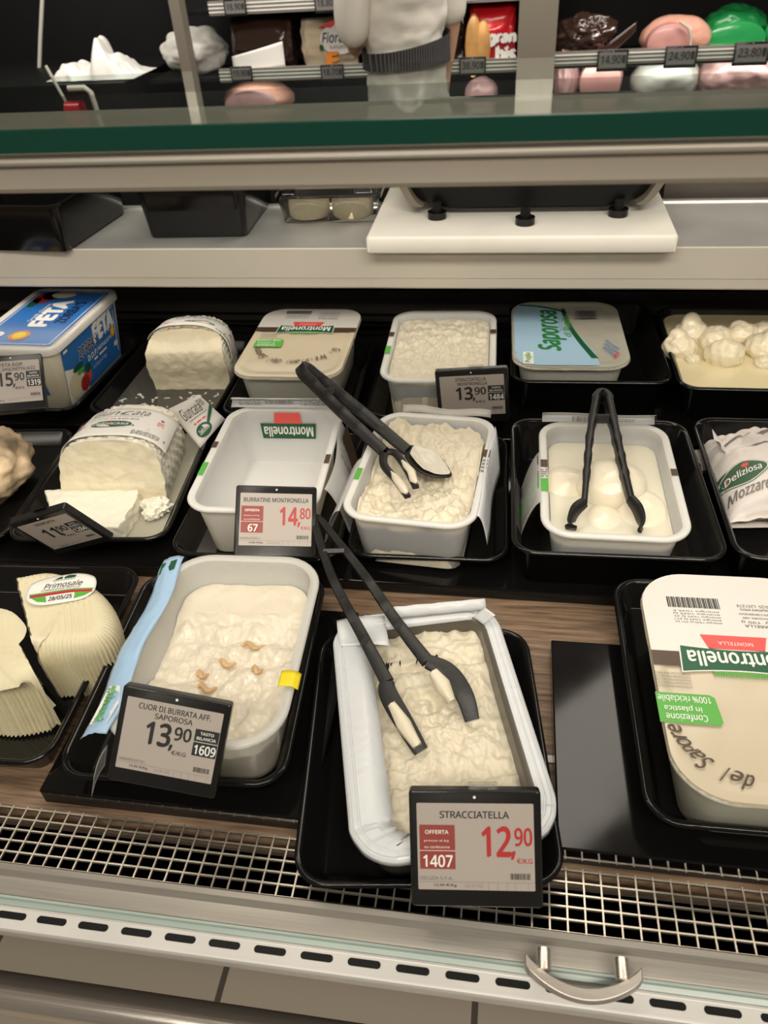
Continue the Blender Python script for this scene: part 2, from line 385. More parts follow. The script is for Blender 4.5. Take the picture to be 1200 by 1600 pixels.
# the vent slots, each a thin black inlay for the dark inside
X_SLOT = [P(px, py, .845).x for px, py in ((-40, 1417), (20, 1427), (82, 1436.5), (146, 1447), (213, 1457.5), (281, 1468), (350, 1478), (421, 1489), (494, 1500), (568, 1511.5), (644, 1522.5), (722, 1534), (801, 1546), (880, 1558), (963, 1571), (1045, 1583), (1132, 1596), (1222, 1609))]
for x in X_SLOT:
    g = G(); g.rings([[Vector((x + v.x, .2447 + v.y, z)) for v in rr(.0265, .0058, .0029, 0, 6)] for z in (.8438, .8453)]); g.obj('vent_slot', 'blackm', case, None)
# air return grille
g = G(); y0, y1 = .2845, .3385
for k in range(6):
    y = y0 + .001 + (y1 - y0 - .003) * k / 5; g.box(XA, y - .0007, .8475, XB, y + .0007, .8502)
x = XA
while x < XB:
    g.box(x - .0007, y0, .8482, x + .0007, y1, .8506); x += .0142
g.obj('air_grille', 'steel', case, None)
cpart('grille_duct', 'blackm', [(XA, .2845, .80, XB, .337, .815)])
cpart('lower_body', 'greywall', [(XA, .62, .10, XB, 1.4, .80), (XA, .30, .76, XB, 1.35, .815)])
cpart('plinth', 'blackm', [(XA, .66, 0, XB, 1.38, .10)])
# front pane and top pane
g = G(); g.rings([[Vector((x, y, z)) for y, z in ((.2552, .845), (.4202, 1.400), (.4262, 1.400), (.2612, .845))] for x in (XA, XB)]); g.obj('front_pane', 'pane', case, None)
zt0, zt1 = 1.4035, 1.416
cpart('top_pane', 'gtop', [(XA, .4210, zt0, XB, .586, zt1)])
o = cpart('top_pane_edge', 'gedge', [(XA, .4190, zt0, XB, .4208, zt1 - .0003)], bv=.0006)
sweep_x('light_rail', 'alud', [(.424, 1.4020), (.4225, 1.3985), (.4235, 1.3965), (.4225, 1.384), (.424, 1.3815), (.54, 1.3815), (.54, 1.4020)])
sweep_x('rail_trim', 'alu', [(.4226, 1.3985), (.4212, 1.3980), (.4212, 1.3967), (.4226, 1.3962)])
o = cpart('led_strip', mat('led_diffuser', (1, .9, .75), .4, emit=2.0), [(XA + .05, .48, 1.3785, XB - .05, .51, 1.3812)])
# upper shelf
sh = sweep_x('upper_shelf', 'zinc', [(1.082, 1.100), (1.082, 1.1165), (1.088, 1.1150), (1.270, 1.1150), (1.272, 1.1185), (1.283, 1.1185), (1.285, 1.100)])
sweep_x('shelf_lip', 'alud', [(1.083, 1.116), (1.0800, 1.114), (1.0800, 1.0715), (1.0815, 1.0705), (1.0815, 1.057), (1.086, 1.0535), (1.12, 1.0535), (1.12, 1.10), (1.083, 1.10)], sh)
sh.children[0].data.materials[0] = M['lip']
cpart('shelf_backing', 'blackm', [(XA, 1.285, 1.05, .225, 1.45, 1.112)])
cpart('rear_panel', 'darkwall', [(XA, 1.44, 1.10, XB, 1.46, 1.19)])
cpart('sliding_door', 'greywall', [(.232, 1.30, 1.05, XB, 1.32, 1.19)])
g = G(); g.box(XA, 1.332, .83, XB, 1.35, 1.10); bw = g.obj('back_wall', 'backw', case, None)
g = G()
for z in (.868, .884, .900, .950): g.box(XA, 1.328, z, XB, 1.332, z + .004)
g.obj('wall_groove', 'black', bw, None)
g = G()                                                            # punched air strip
xx = -.42
while xx < .6:
    for k in range(5): g.box(xx + (k % 2) * .0025, 1.3305, 0.914 + k * .0055, xx + (k % 2) * .0025 + .0018, 1.3316, 0.9162 + k * .0055)
    xx += .005
g.obj('perforated_strip', 'greywall', bw, None)
# handle on the front pane
ha = P(820, 1496, .868); hb = P(1002, 1522, .868); hy = .2545
g = G(); xs0, xs1 = ha.x, hb.x; R = []
for k in range(25):
    u = k / 24; x = xs0 + (xs1 - xs0) * u; b = math.sin(PI * u); y = .2530 - .0175 * b ** .75; wd = .0036 + .002 * abs(2 * u - 1) ** 2; th = .0048
    z = .868 - .003 * b
    R.append([Vector((x, y - th, z - wd)), Vector((x, y - th, z + wd)), Vector((x, y + th, z + wd)), Vector((x, y + th, z - wd))])
g.rings(R); hd = bevel(g.obj('pane_handle', 'alu', case, 60), .0012)
for x in (xs0 + .014, xs1 - .014):
    g = G(); g.tube([(x, .2470, .870), (x, .2620, .870)], .0055, 14); g.obj('handle_post', 'chrome', hd, 40)
# bumper bar in front of the case
pb = P(0, 1550, .62); g = G(); g.tube([(XA, pb.y, .62), (XB, pb.y, .62)], .0195, 28); bar = g.obj('bumper_bar', 'chrome', case, 60)
for x in (-1.0, .35, .95):
    g = G(); g.box(x - .015, pb.y, .61, x + .015, .63, .63); g.obj('bar_bracket', 'alu', bar, None)

# ------------------------------------------------------------------ risers on the deck
def riser(label, x0, y0, x1, y1, z1, z0=.85):
    g = G(); g.box(x0, y0, z0, x1, y1, z1); o = bevel(g.obj('display_riser', 'riser', None, None), .0015); tag(o, label, 'riser', 'black risers'); return o
riser('low wide black riser carrying the middle row of trays', XA + .01, .655, .66, .952, .866)
riser('black riser carrying the rearmost row of trays under the shelf', XA + .01, .954, .66, 1.33, .88)
riser('glossy black riser reflecting light under the white-lidded mozzarella tray', .062, .342, .62, .575, .874)
riser('flat black riser beneath the yellow-marked burrata cream tray', -.412, .345, -.152, .60, .870)

# ------------------------------------------------------------------ trays
T = tray
T('shallow black tray holding the two ribbed cheese wedges', (-.535, .494), 3, .240, .276, .851, .034)
T('black tray under the burrata cream tub with the blue film', (-.288, .482), 3.5, .214, .270, .870, .034)
T('black tray under the foil-edged stracciatella tub', (-.058, .428), 7, .222, .276, .851, .036)
T('black tray on the glossy riser under the sealed white-lidded tub', (.247, .502), 1, .238, .292, .874, .032)
T('black tray under the brown-crusted cheese', (-.752, .785), 5, .232, .270, .866, .026)
T('black tray with whey under the cut basket cheese and its lying slice', (-.532, .822), 5, .216, .30, .866, .026)
T('black tray under the nearly empty tub', (-.296, .797), 1, .214, .282, .866, .028)
T('black tray under the open stracciatella tub with tongs across', (-.086, .808), 1.5, .196, .272, .866, .028)
T('deep black tray around the tub of mozzarella balls', (.131, .800), 1.2, .236, .287, .866, .060)
T('deep black tray holding the paper mozzarella bag', (.374, .812), .5, .238, .292, .866, .060)
T('black tray under the blue feta tub', (-.768, 1.092), -3, .21, .262, .88, .026)
T('black tray with whey under the smaller basket cheese', (-.543, 1.086), 0, .212, .262, .88, .026)
T('black tray under the sealed tub with brown band in the rear row', (-.327, 1.088), 1, .208, .26, .88, .028)
T('black tray under the unlabelled film-topped stracciatella tub', (-.104, 1.10), 1.5, .206, .27, .88, .028)
T('deep black tray around the pale blue lidded tub', (.123, 1.172), 1.3, .236, .286, .88, .056)
mzt = T('deep black tray filled with whey and mozzarella knots', (.366, 1.150), 0, .240, .280, .88, .060)

# ------------------------------------------------------------------ tubs
def flat_map(t, top, flip=False, sx=1, sy=1):
    k = -1 if flip else 1
    return lambda x, y, l: Vector((x * k, y * k, top + l))

def lid_sheet(t, m, name='sealing_film', dz=.0008, wob=.0006, ins=.001):
    wd, d, h, s, r = t['dims']; g = G(); R = []
    for k in range(24):
        sc = 1 - k / 24
        R.append([Vector((v.x * sc, v.y * sc, h + dz + wob * fb(v.x * sc, v.y * sc, 22, 2, 5) * (1 if sc < .96 else .3) - (.0012 if sc < .9 else 0))) for v in rru(wd - 2 * ins, d - 2 * ins, r)])
    R.insert(0, [Vector((v.x * 1.012, v.y * 1.008, h - .004 + .002 * fb(v.x, v.y, 60, 2))) for v in rru(wd - 2 * ins, d - 2 * ins, r)])
    g.rings(R, False, True); return g.obj(name, m, t, 60)

def zone(ink, t, y0, y1, m, layer=1, ins=.0009):                       # the part of the lid between y0 and y1, following its rounded outline
    wd, d, h, s, r = t['dims']; pts = [(v.x, v.y) for v in rr(wd - 2 * ins, d - 2 * ins, r, 0, 12)]
    def clip(pts, keep, yy):
        out = []
        for i in range(len(pts)):
            a, b = pts[i], pts[(i + 1) % len(pts)]
            if keep(a[1]): out.append(a)
            if keep(a[1]) != keep(b[1]): u = (yy - a[1]) / (b[1] - a[1]); out.append((a[0] + u * (b[0] - a[0]), yy))
        return out
    pts = clip(pts, lambda v: v >= y0, y0); pts = clip(pts, lambda v: v <= y1, y1)
    ink.poly(pts, m, layer)

# --- tub at the right of the front row: sealed, white end with barcode
t = tub('sealed tub of mozzarella with white printed lid, barcode and green recycling badge', (.224, .474), 1, .164, .252, .878, .078, r=.045, m='tubs')
lid_sheet(t, M['lidcl'])
def name_lid(t, yb, k, motto=None, badge=True, code=True, xo=0.0, small=True):
    wd, d, h, _, r = t['dims']; I = Ink()
    zone(I, t, yb, d / 2, 'lidw', 1)
    zone(I, t, yb - .017 * k, yb, 'brown', 2)
    B = lambda x, y: (xo - x, yb - .008 * k + y)                       # the print is upside down for the shopper
    def poly(p, m, l): I.poly([B(*q) for q in p], m, l)
    def txt(s, x0, y0, x1, y1, m, bold=0, shear=0, l=6): I.text(s, 0, 0, 0, 0, m, bold, shear, l, 0, lambda u, v: B(x0 + u * (x1 - x0), y1 - v * (y1 - y0)))
    a = .051 * k
    def board(e, m, l):
        low = [(u * (a + e), -.015 * k - e + .004 * k * (1 - u * u)) for u in [q / 6 - 1 for q in range(13)]]
        up = [(u * (a * .96 + e), .013 * k + e - .003 * k * (1 - u * u) + .002 * k) for u in [1 - q / 6 for q in range(13)]]
        poly(low + up, m, l)
    board(.0012 * k, 'white', 3); board(0, 'dgreen', 4)
    txt('Montronella', -.044 * k, -.008 * k, .044 * k, .009 * k, 'white', .018)
    poly([(-.024 * k, .013 * k), (.024 * k, .013 * k), (.029 * k, .030 * k), (-.029 * k, .030 * k)], 'coral', 3)
    txt('MONTELLA', -.015 * k, .018 * k, .015 * k, .022 * k, 'white', 0, 0, 5)
    for q in range(24):
        x = (-.025 + q * .0021) * k; poly([(x, -.013 * k), (x + .0022 * k, -.013 * k), (x + .0011 * k, -.0205 * k)], 'green', 3)
    if code:
        x0 = .016 * k
        I2 = [(.014, .0), (.052, .0)]
        for q in range(30):
            xa = (.004 + q * .0016) * k; poly([(xa, .064 * k), (xa + .0007 * k * (1 + (q * 7 % 3) * .4), .064 * k), (xa + .0007 * k * (1 + (q * 7 % 3) * .4), .078 * k), (xa, .078 * k)], 'ink', 3)
        for rrw in range(5): txt('energia 1045 kJ 251 kcal'[: 22 - rrw * 2], .006 * k, (.044 + rrw * .0036) * k, .048 * k, (.0466 + rrw * .0036) * k, 'ink', 0, 0, 3)
        for rrw, s in enumerate(('MOZZARELLA', '100 g  190 g', 'latte pastorizzato, sale', 'conservare a temperatura', 'da consumare entro', '31/05/25  L251274')):
            txt(s, -.050 * k, (.042 + rrw * .0052) * k, (-.014 + .002 * (rrw % 2)) * k, (.0455 + rrw * .0052) * k, 'ink', 0, 0, 3)
    if small:
        for rrw in range(5): txt('ISTRUZIONI PER RACCOLTA'[: 23 - rrw], .046 * k, (-.034 + rrw * .0036) * k, .076 * k, (-.0315 + rrw * .0036) * k, 'inkg', 0, 0, 3)
    if badge:
        poly([(.028 * k, -.068 * k), (.031 * k, -.071 * k), (.0785 * k, -.071 * k), (.0785 * k, -.040 * k), (.034 * k, -.040 * k), (.030 * k, -.043 * k)], 'green', 3)
        for rrw, (s, x0) in enumerate((('100% riciclabile', .034), ('in plastica', .043), ('Confezione', .040))):
            yy = (-.047 - rrw * .0095) * k; txt(s, x0 * k, (yy - .003 * k), (.077 if rrw == 0 else .073) * k, yy + .004 * k, 'white', .008, 0, 5)
    if motto:
        n = len(motto)
        for q, ch in enumerate(motto):
            if ch == ' ': continue
            an = PI * 1.04 + (q + .5) / n * PI * .92
            R_ = .064 * k; cx, cy = R_ * math.cos(an), -.066 * k + R_ * .80 * math.sin(an)
            up = (math.cos(an), math.sin(an)); rt = (-math.sin(an), math.cos(an)); hh = .0150 * k if ch.isupper() or ch in 'dlh' else .0100 * k; ww = .0082 * k if ch not in 'il' else .003 * k
            I.text(ch, 0, 0, 0, 0, 'brown', .012, .35, 3, 0, lambda u, v, cx=cx, cy=cy, rt=rt, up=up, hh=hh, ww=ww: B(cx + (u - .5) * ww * rt[0] + v * hh * up[0], cy + (u - .5) * ww * rt[1] + v * hh * up[1]))
    I.build(t, lambda x, y, l: Vector((x, y, h + .0013 + l)), nm=NM)
name_lid(t, .022, 1.0, 'Gli Artigiani del Sapore', xo=-.006)

# --- rear row: sealed tub with the same print
t = tub('sealed brown-banded tub in the rear row beside the smaller basket cheese', (-.32, 1.078), .5, .166, .236, .884, .086, m='tubs')
lid_sheet(t, M['lidcl']); name_lid(t, .046, .9, 'Gli Artigiani del Sapore')

# --- rear row: film-topped stracciatella
t = tub('film-covered tub of stracciatella behind the 13,90 tag in the rear row', (-.099, 1.079), 1.5, .168, .238, .884, .086)
fill('stracciatella_cheese', 'lumpy white stracciatella under clear film in the rear row', 'cheese', t, M['cream'], lambda x, y, s: .076 + .007 * fb(x, y, 60, 4, 3) * (1 if s < .95 else .3) - .005 * rdg(x, y, 90, 9), 60, 20)
lid_sheet(t, M['filmc'], wob=.0016)
I = Ink(); h = t['dims'][2]
I.rect(-.083, .02, -.075, .034, 'brown', 1); I.rect(-.083, -.038, -.075, -.014, 'green', 1); I.rect(.074, .03, .083, .044, 'brown', 1); I.build(t, lambda x, y, l: Vector((x, y, h + .0016 + l)), nm=NM)

# --- rear row: pale blue lid
t = tub('tub with pale blue lid and tall green script, in the rear row tray', (.093, 1.142), 1.5, .172, .232, .884, .076, r=.038, m='tubs')
lid_sheet(t, M['lidgrey'], wob=.0012); wd, d, h, _, r = t['dims']; I = Ink()
pts = [(v.x, v.y) for v in rr(wd - .006, d - .006, r, 0, 10)]
I.poly([p for p in pts if p[0] < -.0 or p[1] < 0 and p[0] < .03] + [(.045, -d / 2 + .02), (.03, -.06), (0, .03), (-.02, d / 2 - .02)] if False else [p for p in pts if p[0] < 0][:0] + [(-wd / 2 + .004, -d / 2 + .035), (-wd / 2 + .012, -d / 2 + .012), (-wd / 2 + .035, -d / 2 + .004), (.040, -d / 2 + .004), (.036, -.075), (.018, -.02), (.0, .04), (-.004, .075), (-.04, .094), (-wd / 2 + .012, d / 2 - .014), (-wd / 2 + .004, d / 2 - .04)], 'lidblue', 1)
sw = [(.036 - .036 * u + .02 * u * u * 0, -.085 + .17 * u) for u in [q / 14 for q in range(15)]]
cv = [(.032 - .034 * math.sin(u * PI / 2) , -.09 + .175 * u) for u in [q / 16 for q in range(17)]]
I.poly([(x + .003 + .004 * (1 - q / 16), y) for q, (x, y) in enumerate(cv)] + [(x - .003, y) for x, y in cv][::-1], 'dgreen', 2)
cv = [(-.072 + .075 * u, .098 - .030 * u * u) for u in [q / 12 for q in range(13)]]
I.poly([(x, y + .004) for x, y in cv] + [(x, y - .002) for x, y in cv][::-1], 'dgreen', 2)
def vert(s, x0, x1, y0, y1, m, bold=0, shear=0, l=4): I.text(s, 0, 0, 0, 0, m, bold, shear, l, 0, lambda u, v: (x1 - v * (x1 - x0), y0 + u * (y1 - y0)))
vert('Saporosa', -.046, -.004, -.066, .078, 'sgreen', .025, .25)
vert('di Puglia', -.006, .008, -.02, .055, 'green', .01, .25)
for q in range(5): vert('burrata e stracciatella'[: 22 - q], -.012 + q * .004, -.0095 + q * .004, .0, .05, 'inkg')
for q in range(4): I.rect(.014 + q * .001, .045 + q * .009, .05, .050 + q * .009, 'inkg', 3)
I.bars(.022, .045, .048, .075, 'inkg', 12, 3)
for q in range(3): I.text('buono e genuino', .046 - q * .003, -.05 - q * .012, .080 - q * .003, -.042 - q * .012, 'blue', .01, .2, 4, -1.1)
I.poly([(.060, -.085), (.068, -.07), (.071, -.072), (.063, -.09)], 'coral', 3)
I.rect(-.070, -.108, -.055, -.070, 'white', 2); vert('Puglia', -.068, -.057, -.104, -.074, 'green', .01)
I.build(t, lambda x, y, l: Vector((x, y, h + .0016 + l)), nm=NM)

# --- middle row: the nearly empty tub
t = tub('empty milky tub with white folded film flap, behind the 14,80 tag', (-.295, .787), 2.2, .164, .238, .870, .085)
wd, d, h, s, r = t['dims']
g = G(); g.grid(lambda u, v: Vector((-.080 + .160 * u, d / 2 - .008 + .010 * math.sin(v * PI) + .004 * v, h + .002 + .016 * v * (1 - .3 * v) + .001 * fb(u * 3, v, 2))), 20, 6); solid(g.obj('film_flap', 'filmw', t, 60), .0004)
I = Ink(); I.bars(-.01, .006, .03, .013, 'inkg', 18); I.lines(-.06, .004, -.02, .014, 'inkg', 3); I.lines(.036, .004, .07, .013, 'inkg', 3)
I.build(t, lambda x, y, l: Vector((-x, d / 2 - .006 - l * 4, h + .002 + y)), nm=NM)
# name board seen through the far wall, and prints on the rim
def wall_map(x, y, l):                                                 # far wall, x right, y up from the tub floor
    i = inset_at(t, y); return Vector((x, d / 2 - i - .0012 - l, y))
I = Ink()
def B2(x, y): return (-x, .052 - y)
I.poly([B2(*q) for q in ((-.040, -.013), (.040, -.013), (.038, .010), (-.038, .010))], 'dgreen', 1)
I.text('Montronella', 0, 0, 0, 0, 'white', .02, 0, 2, 0, lambda u, v: B2(-.035 + .070 * u, -.008 + v * .015))
I.poly([B2(*q) for q in ((-.018, -.029), (.018, -.029), (.020, -.013), (-.020, -.013))][::-1], 'coral', 1)
I.build(t, wall_map, nm=NM)
I = Ink(); I.rect(-.081, .012, -.074, .026, 'brown', 1); I.rect(-.081, -.050, -.074, -.022, 'green', 1); I.rect(.0745, -.02, .081, 0, 'brown', 1)
I.build(t, lambda x, y, l: Vector((x, y, h + .0002 + l)), nm=NM)
g = G(); g.grid(lambda u, v: Vector((wd / 2 + .003 + .030 * v + .004 * math.sin(u * 5), -.075 + .155 * u * (1 - .25 * v), h + .001 - .075 * v * v - .02 * v)), 16, 10); fl = solid(g.obj('film_flap', 'film', t, 60), .0004)
I = Ink(); I.rect(.1, .75, .9, 1, 'brown', 1); I.lines(.2, .3, .8, .6, 'inkg', 4)
I.build(fl, lambda x, y, l: Vector((wd / 2 + .0045 + .030 * x, -.075 + .155 * y * (1 - .25 * x), h + .0016 - .075 * x * x - .02 * x + l)), nm=NM)

# --- middle row: open stracciatella
t = tub('open tub of stracciatella in the middle row with black tongs resting in it', (-.095, .779), -4.5, .160, .236, .870, .085)
def z_mid(x, y, s):
    b = .058 + .012 * fb(x, y, 26, 4, 1) + .004 * fb(x, y, 120, 3, 2) + .010 * max(0, y) / .1
    return b + (.006 if s > .97 else 0)
mid = fill('stracciatella_cheese', 'soft shredded stracciatella scooped by tongs in the middle row', 'cheese', t, M['cream'], z_mid, 70, 24)
wd, d, h, s, r = t['dims']
I = Ink(); I.rect(-.079, -.046, -.0715, -.022, 'green', 1); I.rect(.071, .024, .079, .040, 'brown', 1); I.lines(.0715, -.01, .0785, .02, 'inkg', 4); I.build(t, lambda x, y, l: Vector((x, y, h + .0002 + l)), nm=NM)
g = G(); g.grid(lambda u, v: Vector((wd / 2 - .003 + .013 * v + .002 * math.sin(u * 6 + 1), -.095 + .19 * u * (1 - .25 * v), h + .001 + .004 * v - .045 * v * v)), 18, 8); solid(g.obj('film_flap', 'filmw', t, 60), .0004)
g = G(); g.grid(lambda u, v: Vector((-wd / 2 + .002 - .024 * v, -.11 + .11 * u * (1 - .2 * v), h + .001 - .055 * v * v)), 14, 8); solid(g.obj('film_flap', 'film', t, 60), .0004)
g = G(); g.grid(lambda u, v: Vector((-.05 + .12 * u, d / 2 - .004 + .006 * v, h + .001 + .008 * v + .002 * math.sin(u * 9))), 18, 3); solid(g.obj('film_flap', 'film', t, 60), .0004)

# --- middle row: mozzarella balls in milky liquid
t = tub('open milky tub of mozzarella balls with tongs standing in it', (.130, .786), 0, .165, .240, .866, .078)
wd, d, h, s, r = t['dims']
wh = fill('whey', 'milky whey around the mozzarella balls', 'whey', t, M['wheyw'], lambda x, y, s: .052 + .0004 * fb(x, y, 40, 2), 12, 10)
wh['kind'] = 'stuff'
g = G(); g.grid(lambda u, v: Vector((-.078 + .145 * u, d / 2 - .006 + .008 * math.sin(v * PI), h + .001 + .014 * v + .001 * math.sin(u * 7))), 18, 6); solid(g.obj('film_flap', 'filmw', t, 60), .0004)
I = Ink(); I.bars(-.02, .004, .02, .012, 'inkg', 18); I.lines(-.06, .005, -.03, .010, 'inkg', 2); I.build(t, lambda x, y, l: Vector((-x - .02, d / 2 - .002 - .006 - l * 3, h + .001 + y)), nm=NM)
I = Ink(); I.rect(-.081, .010, -.0725, .026, 'brown', 1); I.lines(-.081, -.012, -.073, .006, 'inkg', 4); I.rect(-.081, -.040, -.0725, -.014, 'green', 1); I.rect(.0735, .002, .081, .016, 'brown', 1); I.build(t, lambda x, y, l: Vector((x, y, h + .0002 + l)), nm=NM)
g = G(); g.grid(lambda u, v: Vector((-wd / 2 + .001 - .022 * v, -.062 + .105 * u * (1 - .1 * v), h + .001 - .050 * v * v - .01 * v)), 14, 8); fl = solid(g.obj('film_flap', 'film', t, 60), .0004)
I = Ink(); I.rect(.1, .28, .95, .62, 'green', 1); I.rect(.1, .75, .95, .95, 'brown', 1)
I.build(fl, lambda x, y, l: Vector((-wd / 2 + .0005 - .022 * x, -.062 + .105 * y * (1 - .1 * x), h + .0018 - .050 * x * x - .01 * x + l)), nm=NM)
def blob(name, label, cat, c, rad, m, seed=0, amp=.06, f=1.4, rot=(0, 0, 0), group=None, nub=None, n=40, fold=0, swirl=0):
    g = G(); R = []
    for j in range(1, n):
        th = PI * j / n; ring = []
        for i in range(2 * n):
            ph = PI * i / n; v = Vector((math.sin(th) * math.cos(ph), math.sin(th) * math.sin(ph), math.cos(th)))
            k = 1 + amp * noise.fractal(v * f + Vector((seed, seed * 2, 0)), 1, 2, 3)
            if fold: k += fold * -abs(noise.noise(v * 2.4 + Vector((seed * 3, 1, 2)))) + .02
            if swirl: k += swirl * math.sin(11 * math.acos(max(-1, min(1, v.dot(Vector((math.sin(seed * 2.1) * .8, -.6, .5 + .3 * math.cos(seed))).normalized())))))
            if nub:
                dn = v.dot(Vector(nub[:3]).normalized())
                if dn > nub[3]: k += nub[4] * ((dn - nub[3]) / (1 - nub[3])) ** 1.5
            ring.append(Vector((v.x * rad[0] * k, v.y * rad[1] * k, v.z * rad[2] * k)))
        R.append(ring)
    g.rings(R, True, True); o = g.obj(name, m, None, 80); o.location = c; o.rotation_euler = rot
    return tag(o, label, cat, group)
gz = .930
blob('mozzarella_ball', 'largest mozzarella ball, highest in the milky tub between the tong arms', 'mozzarella', P(958, 748, .935) + Vector((0, 0, -.010)), (.042, .040, .030), M['moz'], 1, .05, group='mozzarella balls in the milky tub')
blob('mozzarella_ball', 'mozzarella ball half sunk beside the green badge', 'mozzarella', P(886, 745, .925) + Vector((0, 0, -.022)), (.036, .045, .022), M['moz'], 2, .05, group='mozzarella balls in the milky tub')
blob('mozzarella_ball', 'mozzarella ball by the right tong tip, near the front rim', 'mozzarella', P(1005, 785, .928) + Vector((0, 0, -.018)), (.032, .040, .022), M['moz'], 3, .05, group='mozzarella balls in the milky tub')
blob('mozzarella_ball', 'small mozzarella ball below the largest, between the tong tips', 'mozzarella', P(945, 800, .925) + Vector((0, 0, -.019)), (.027, .032, .019), M['moz'], 4, .05, group='mozzarella balls in the milky tub')

# --- front row: burrata cream with the blue film
t = tub('open tub of burrata cream with pale blue film along one side', (-.259, .473), 2.5, .166, .242, .874, .081, r=.045, m='tubc')
def z_cu(x, y, s):
    z = .050 + .003 * fb(x, y, 14, 3, 4)
    if y < .055: z -= .006 * min(1, (.055 - y) / .02)
    z += .006 * max(0, rdg(x, y, 38, 2) - .12) * (1 if y < .06 else .2) * 2.4 + .0025 * fb(x, y, 90, 3, 1) * (1 if y < .05 else .15)
    return z
cu = fill('burrata_cream', 'thick burrata cream with shredded strands in the tub with blue film', 'cheese', t, M['creamw'], z_cu, 80, 26)
wd, d, h, s, r = t['dims']
for bx, by, ll in ((-.012, -.035, .020), (.022, .018, .024), (.0, -.005, .018), (-.02, -.02, .012), (.034, -.014, .010)):   # browned strands
    g = G(); g.tube([(bx + ll * (q / 8 - .5), by + .004 * math.sin(q * .9), z_cu(bx, by, 0) + .0035 * math.sin(PI * q / 8) + .0015) for q in range(9)], [.0012 + .0016 * math.sin(PI * q / 8) for q in range(9)], 8); g.obj('curd_strand', 'toffee', cu, 60)
g = G(); g.grid(lambda u, v: Vector((-wd / 2 + .014 - .027 * v + .0025 * math.sin(u * 11), -d / 2 + .006 + (d - .014) * u, h + .0015 + .002 * math.sin(v * PI) - .010 * v * v + .002 * fb(u * 6, v * 2, 2))), 40, 8); bf = solid(g.obj('blue_film', 'filmb', t, 60), .0004)
I = Ink(); I.poly([(.15, .04), (.85, .05), (.9, .17), (.75, .23), (.3, .22), (.12, .14)], 'white', 1); I.text('Sanguedolce', 0, 0, 0, 0, 'green', .02, .2, 2, 0, lambda u, v: (.85 - .5 * v, .05 + .17 * u)); I.rect(.2, .9, .9, .97, 'dgreen', 1)
bfm = lambda x, y, l: Vector((-wd / 2 + .014 - .027 * x + .0025 * math.sin(y * 11), -d / 2 + .006 + (d - .014) * y, h + .0022 + .002 * math.sin(x * PI) - .010 * x * x + .002 * fb(y * 6, x * 2, 2) + l * 2))
I.build(bf, bfm, nm=NM)
g = G(); g.grid(lambda u, v: Vector((-wd / 2 + .012 - .012 * v, -d / 2 + .004 - .03 + .03 * u, h - .012 - .032 * v + .004 * math.sin(u * 3))), 6, 6); solid(g.obj('film_corner', 'film', t, 60), .0004)
ym = thing('yellow_marker', 'small yellow paper marker folded over the burrata cream tub rim', 'marker', t.location + Vector((wd / 2 - .004, -.045, h + .002)), 2.5)
g = G(); g.grid(lambda u, v: Vector((-.008 + .018 * u, -.009 + .018 * v, .0012 + .001 * math.sin(u * PI) - (.012 * (u - .7) if u > .7 else 0))), 12, 4); solid(g.obj('paper_flag', 'yellow', ym, 60), .0005)

# --- front row: stracciatella with torn foil rim
t = tub('black-lined tub of stracciatella with torn white foil rim', (-.051, .437), 15, .152, .250, .856, .058, s=.008, r=.03, m='liner')
def z_fr(x, y, s):
    z = .036 + .005 * fb(x, y, 20, 4, 6) + .0040 * fb(x, y, 75, 3, 8)
    if y > .07: z += (.010 * min(1, (y - .07) / .01) - .007) + .003 * fb(x, y, 60, 3)
    if y < -.06: z += .002
    r_ = ((x + .005) ** 2 + (y - .03) ** 2) ** .5
    return z + .003 * math.sin(r_ * 420) * math.exp(-(r_ / .03) ** 2)
fill('stracciatella_cheese', 'dense creamy stracciatella inside the torn white foil rim', 'cheese', t, M['cream'], z_fr, 90, 30)
wd, d, h, s, r = t['dims']
g = G(); rn = random.Random(11)                                         # bare dark streaks of the tub at the far end
for q in range(15):
    x0, y0 = (rn.uniform(-.046, -.020), rn.uniform(.072, .082)) if q < 9 else (rn.uniform(-.004, .018), rn.uniform(.078, .084)); ln, aa = rn.uniform(.004, .010), rn.uniform(.7, 1.9)
    gg = G(); gg.grid(lambda u, v: Vector((x0 + ln * (u - .5) * math.cos(aa) - .0016 * (v - .5) * math.sin(aa) * math.sin(PI * u), y0 + ln * (u - .5) * math.sin(aa) + .0016 * (v - .5) * math.cos(aa), z_fr(x0 + ln * (u - .5) * math.cos(aa), y0 + ln * (u - .5) * math.sin(aa), .5) + .0012)), 8, 2); g.add(gg.V, gg.F)
g.obj('bare_streaks', 'blackm', t, 60)
g = G(); R = []                                                        # foil ring: outer edge, crest, torn inner edge
N_ = len(rr(.16, .26, .03, 0, 18)); jag = [noise.noise(Vector((i * .31, 2, 0))) for i in range(N_)]
for off, dz in ((-.0105, -.0055), (-.0100, -.0010), (-.0085, .0006), (-.0070, .0012), (-.0060, .0004), (-.0025, .0004), (-.0018, -.0006), (-.0008, -.0006), (.0, .0004), (.003, .0004), (.0055, .0010), (.0075, .0004), (.0125, -.0022)):
    ring = []
    for i, v in enumerate(rr(wd - 2 * off, d - 2 * off, max(.008, r - off), 0, 18)):
        side = 1.0
        jx = jag[i] * (.0045 if off > .01 else .0008); wx = (.012 if v.x < 0 else -.0065) if off > .01 else ((.006 if v.x < 0 else -.003) if off > .005 else 0); n_ = Vector((v.x / wd, v.y / d, 0))
        k = Vector((-(v.x) / abs(v.x) if abs(v.x) > .05 else 0, 0, 0)) * (wx + jx)
        ring.append(Vector((v.x, v.y, h + dz + .0012 * noise.noise(Vector((i * .7, off * 100, 1))) + (.0 if v.y > -d / 2 + .02 else .001))) + k)
    R.append(ring)
